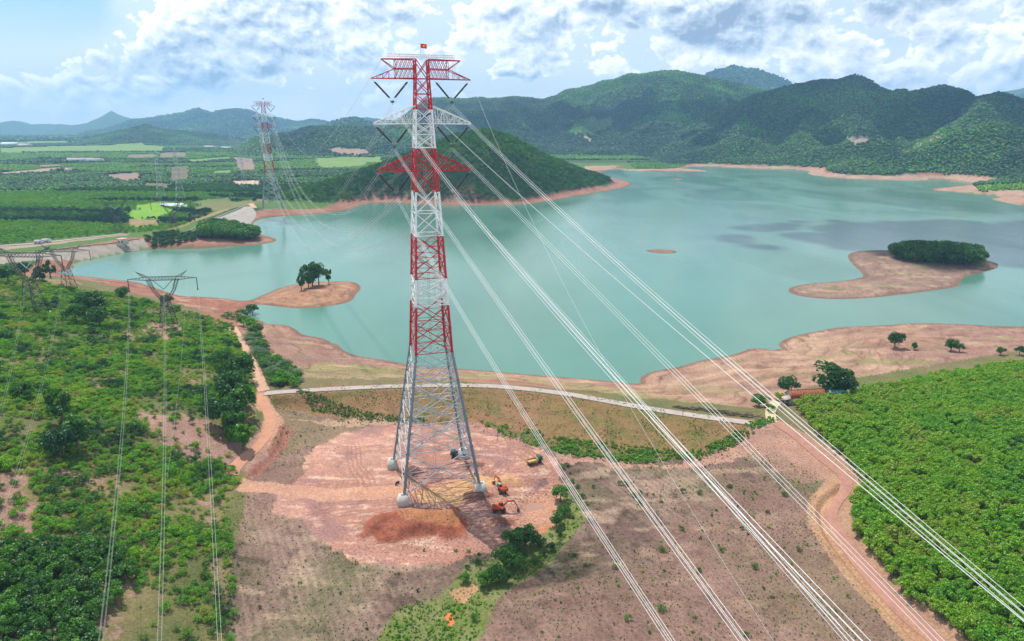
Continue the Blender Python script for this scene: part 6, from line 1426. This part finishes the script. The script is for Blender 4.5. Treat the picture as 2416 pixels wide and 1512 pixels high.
# far buildings on the plain
def shed(px, py, z, w, d_, h, wc, rc, label, rot=0):
    p = drop(px, py, z); e = empty('building', p, R(rot)); tag(e, label, 'building'); g = Bars(); g.box((0, 0, h/2), w, d_, h, 0); g.build('wall', [mat('far_wall', wc, .8)], e)
    g = Bars(); a = .35
    for sy in (-1, 1): g.box((0, sy*d_/4, h+d_*.09), w*1.04, d_/2/math.cos(a)*1.05, .3, 0, Matrix.Rotation(-sy*a, 3, 'X'))
    g.build('roof', [mat('far_roof', rc, .7)], e)
    for i in range(max(2, int(w//8))): q = Bars(); q.box((-w/2+w*(i+.5)/max(2, int(w//8)), -d_/2-.05, h*.5), w*.05+1, .1, h*.35, 0); q.build('window', [GLS], e)
for a in ((190, 384, 7, 60, 12, 10, (.6, .55, .6), (.5, .38, .4), 'long pinkish school-like building among dark trees on the plain'), (225, 384, 7, 40, 12, 9, (.6, .58, .6), (.45, .3, .32), 'shorter building right of the long pink one on the plain'), (25, 344, 8, 70, 30, 10, (.8, .8, .8), (.78, .78, .8), 'white-roofed warehouse far off at the left edge'),
          (60, 346, 8, 50, 25, 8, (.7, .6, .6), (.6, .45, .42), 'reddish warehouse beside the white-roofed one'), (110, 572, 5, 6, 4, 2.5, (.55, .52, .48), (.4, .4, .42), 'small white building behind the first dam'), (92, 575, 5, 6, 4, 2.5, (.5, .5, .5), (.4, .36, .36), 'low pale hut left of the small white building behind the first dam'),
          (495, 350, 8, 40, 14, 8, (.75, .7, .7), (.6, .5, .5), 'pale hamlet house on the plain left of the grey pylons'), (162, 404, 7, 12, 8, 5, (.7, .6, .5), (.6, .35, .2), 'small orange-roofed farmhouse beside the bare field'), (535, 352, 8, 40, 14, 7, (.7, .7, .7), (.6, .6, .62), 'second pale hamlet house near the grey pylons')):
    shed(*a, rot=5)
# posts on the field and litter
for px, py, lb in ((1433, 1022, 'thin dark post on the dry grass slope'), (1610, 980, 'thin dark post by the log piles'), (1173, 1040, 'thin red post at the rear rim of the platform')):
    p = drop(px, py, 4); g = Bars(); g.bar((0, 0, -.2), (0, 0, 2.8), .08, 0, 6); g.box((0, 0, 2.7), .35, .08, .12, 0); o = g.build('post', [DSTL]); o.location = p; tag(o, lb, 'post')
# ------------------------------------------------------------------ air
g = Bars(); g.box((0, 6000, 350-6), 30000, 15000, 700, 0)
hz = link('haze', mesh_arrays('haze', g.V, g.F, []))
hm_ = bpy.data.materials.new('haze'); hm_.use_nodes = True; T = NT(hm_.node_tree); pv = T.n('ShaderNodeVolumePrincipled'); pv.inputs['Density'].default_value = .95e-4; pv.inputs['Color'].default_value = (.35, .63, 1, 1); pv.inputs['Anisotropy'].default_value = .1
oo = T.n('ShaderNodeOutputMaterial'); T.l(pv.outputs[0], oo.inputs['Volume']); hz.data.materials.append(hm_)
tag(hz, 'thin bluish haze in the air over the lake and plain', kind='stuff')

CLM = mat('shade_cloud_white', (.88, .88, .9), 1.0, spec=0)  # clouds above the frame, out of view, added to shade slopes and lake
def shade_cloud(sx, sy, rx, ry, h, seed, label, n=90):
    """a heap of rounded cells high above; its shade falls round (sx, sy)"""
    import bmesh
    k = h/math.tan(SUN_EL); cx_, cy_ = sx+k*math.sin(SUN_AZ), sy+k*math.cos(SUN_AZ)
    r = np.random.RandomState(seed); V = []; F = []; bm = bmesh.new(); bmesh.ops.create_icosphere(bm, subdivisions=2, radius=1)
    sv = np.array([v.co[:] for v in bm.verts]); sf = np.array([[v.index for v in f.verts] for f in bm.faces]); bm.free(); VV = []; FF = []; c0 = 0
    for i in range(n):
        a = r.uniform(0, 6.283); q = r.uniform(0, 1)**.55; s = (1.15-q*.85)*r.uniform(.5, 1.0)*.34; x, y = math.cos(a)*q*rx, math.sin(a)*q*ry
        P = sv*np.array([s*(rx+ry)/2, s*(rx+ry)/2, s*(rx+ry)*.28])*(1+r.uniform(-.12, .12, (len(sv), 1))); P[:, 2] = np.maximum(P[:, 2], -.04*rx)
        VV.append(P+[x, y, r.uniform(0, .15)*rx*(1-q)]); FF.append(sf+c0); c0 += len(sv)
    o = link('shade_cloud', mesh_arrays('shade_cloud', np.concatenate(VV), np.concatenate(FF), [CLM], True)); o.location = (cx_, cy_, h); tag(o, label, kind='stuff')
shade_cloud(1280, 2150, 760, 420, 1700, 1, 'unseen white cumulus added to shade the right end of the range')
shade_cloud(640, 2700, 420, 260, 1700, 2, 'unseen white cumulus added to shade the middle slopes')
shade_cloud(1700, 1800, 400, 260, 1600, 3, 'unseen white cumulus added to shade the far right shore')
shade_cloud(440, 620, 240, 150, 1500, 4, 'unseen white cumulus added to shade the right part of the lake')
shade_cloud(150, 2900, 420, 200, 1800, 5, 'unseen white cumulus added to shade the left end of the long range')
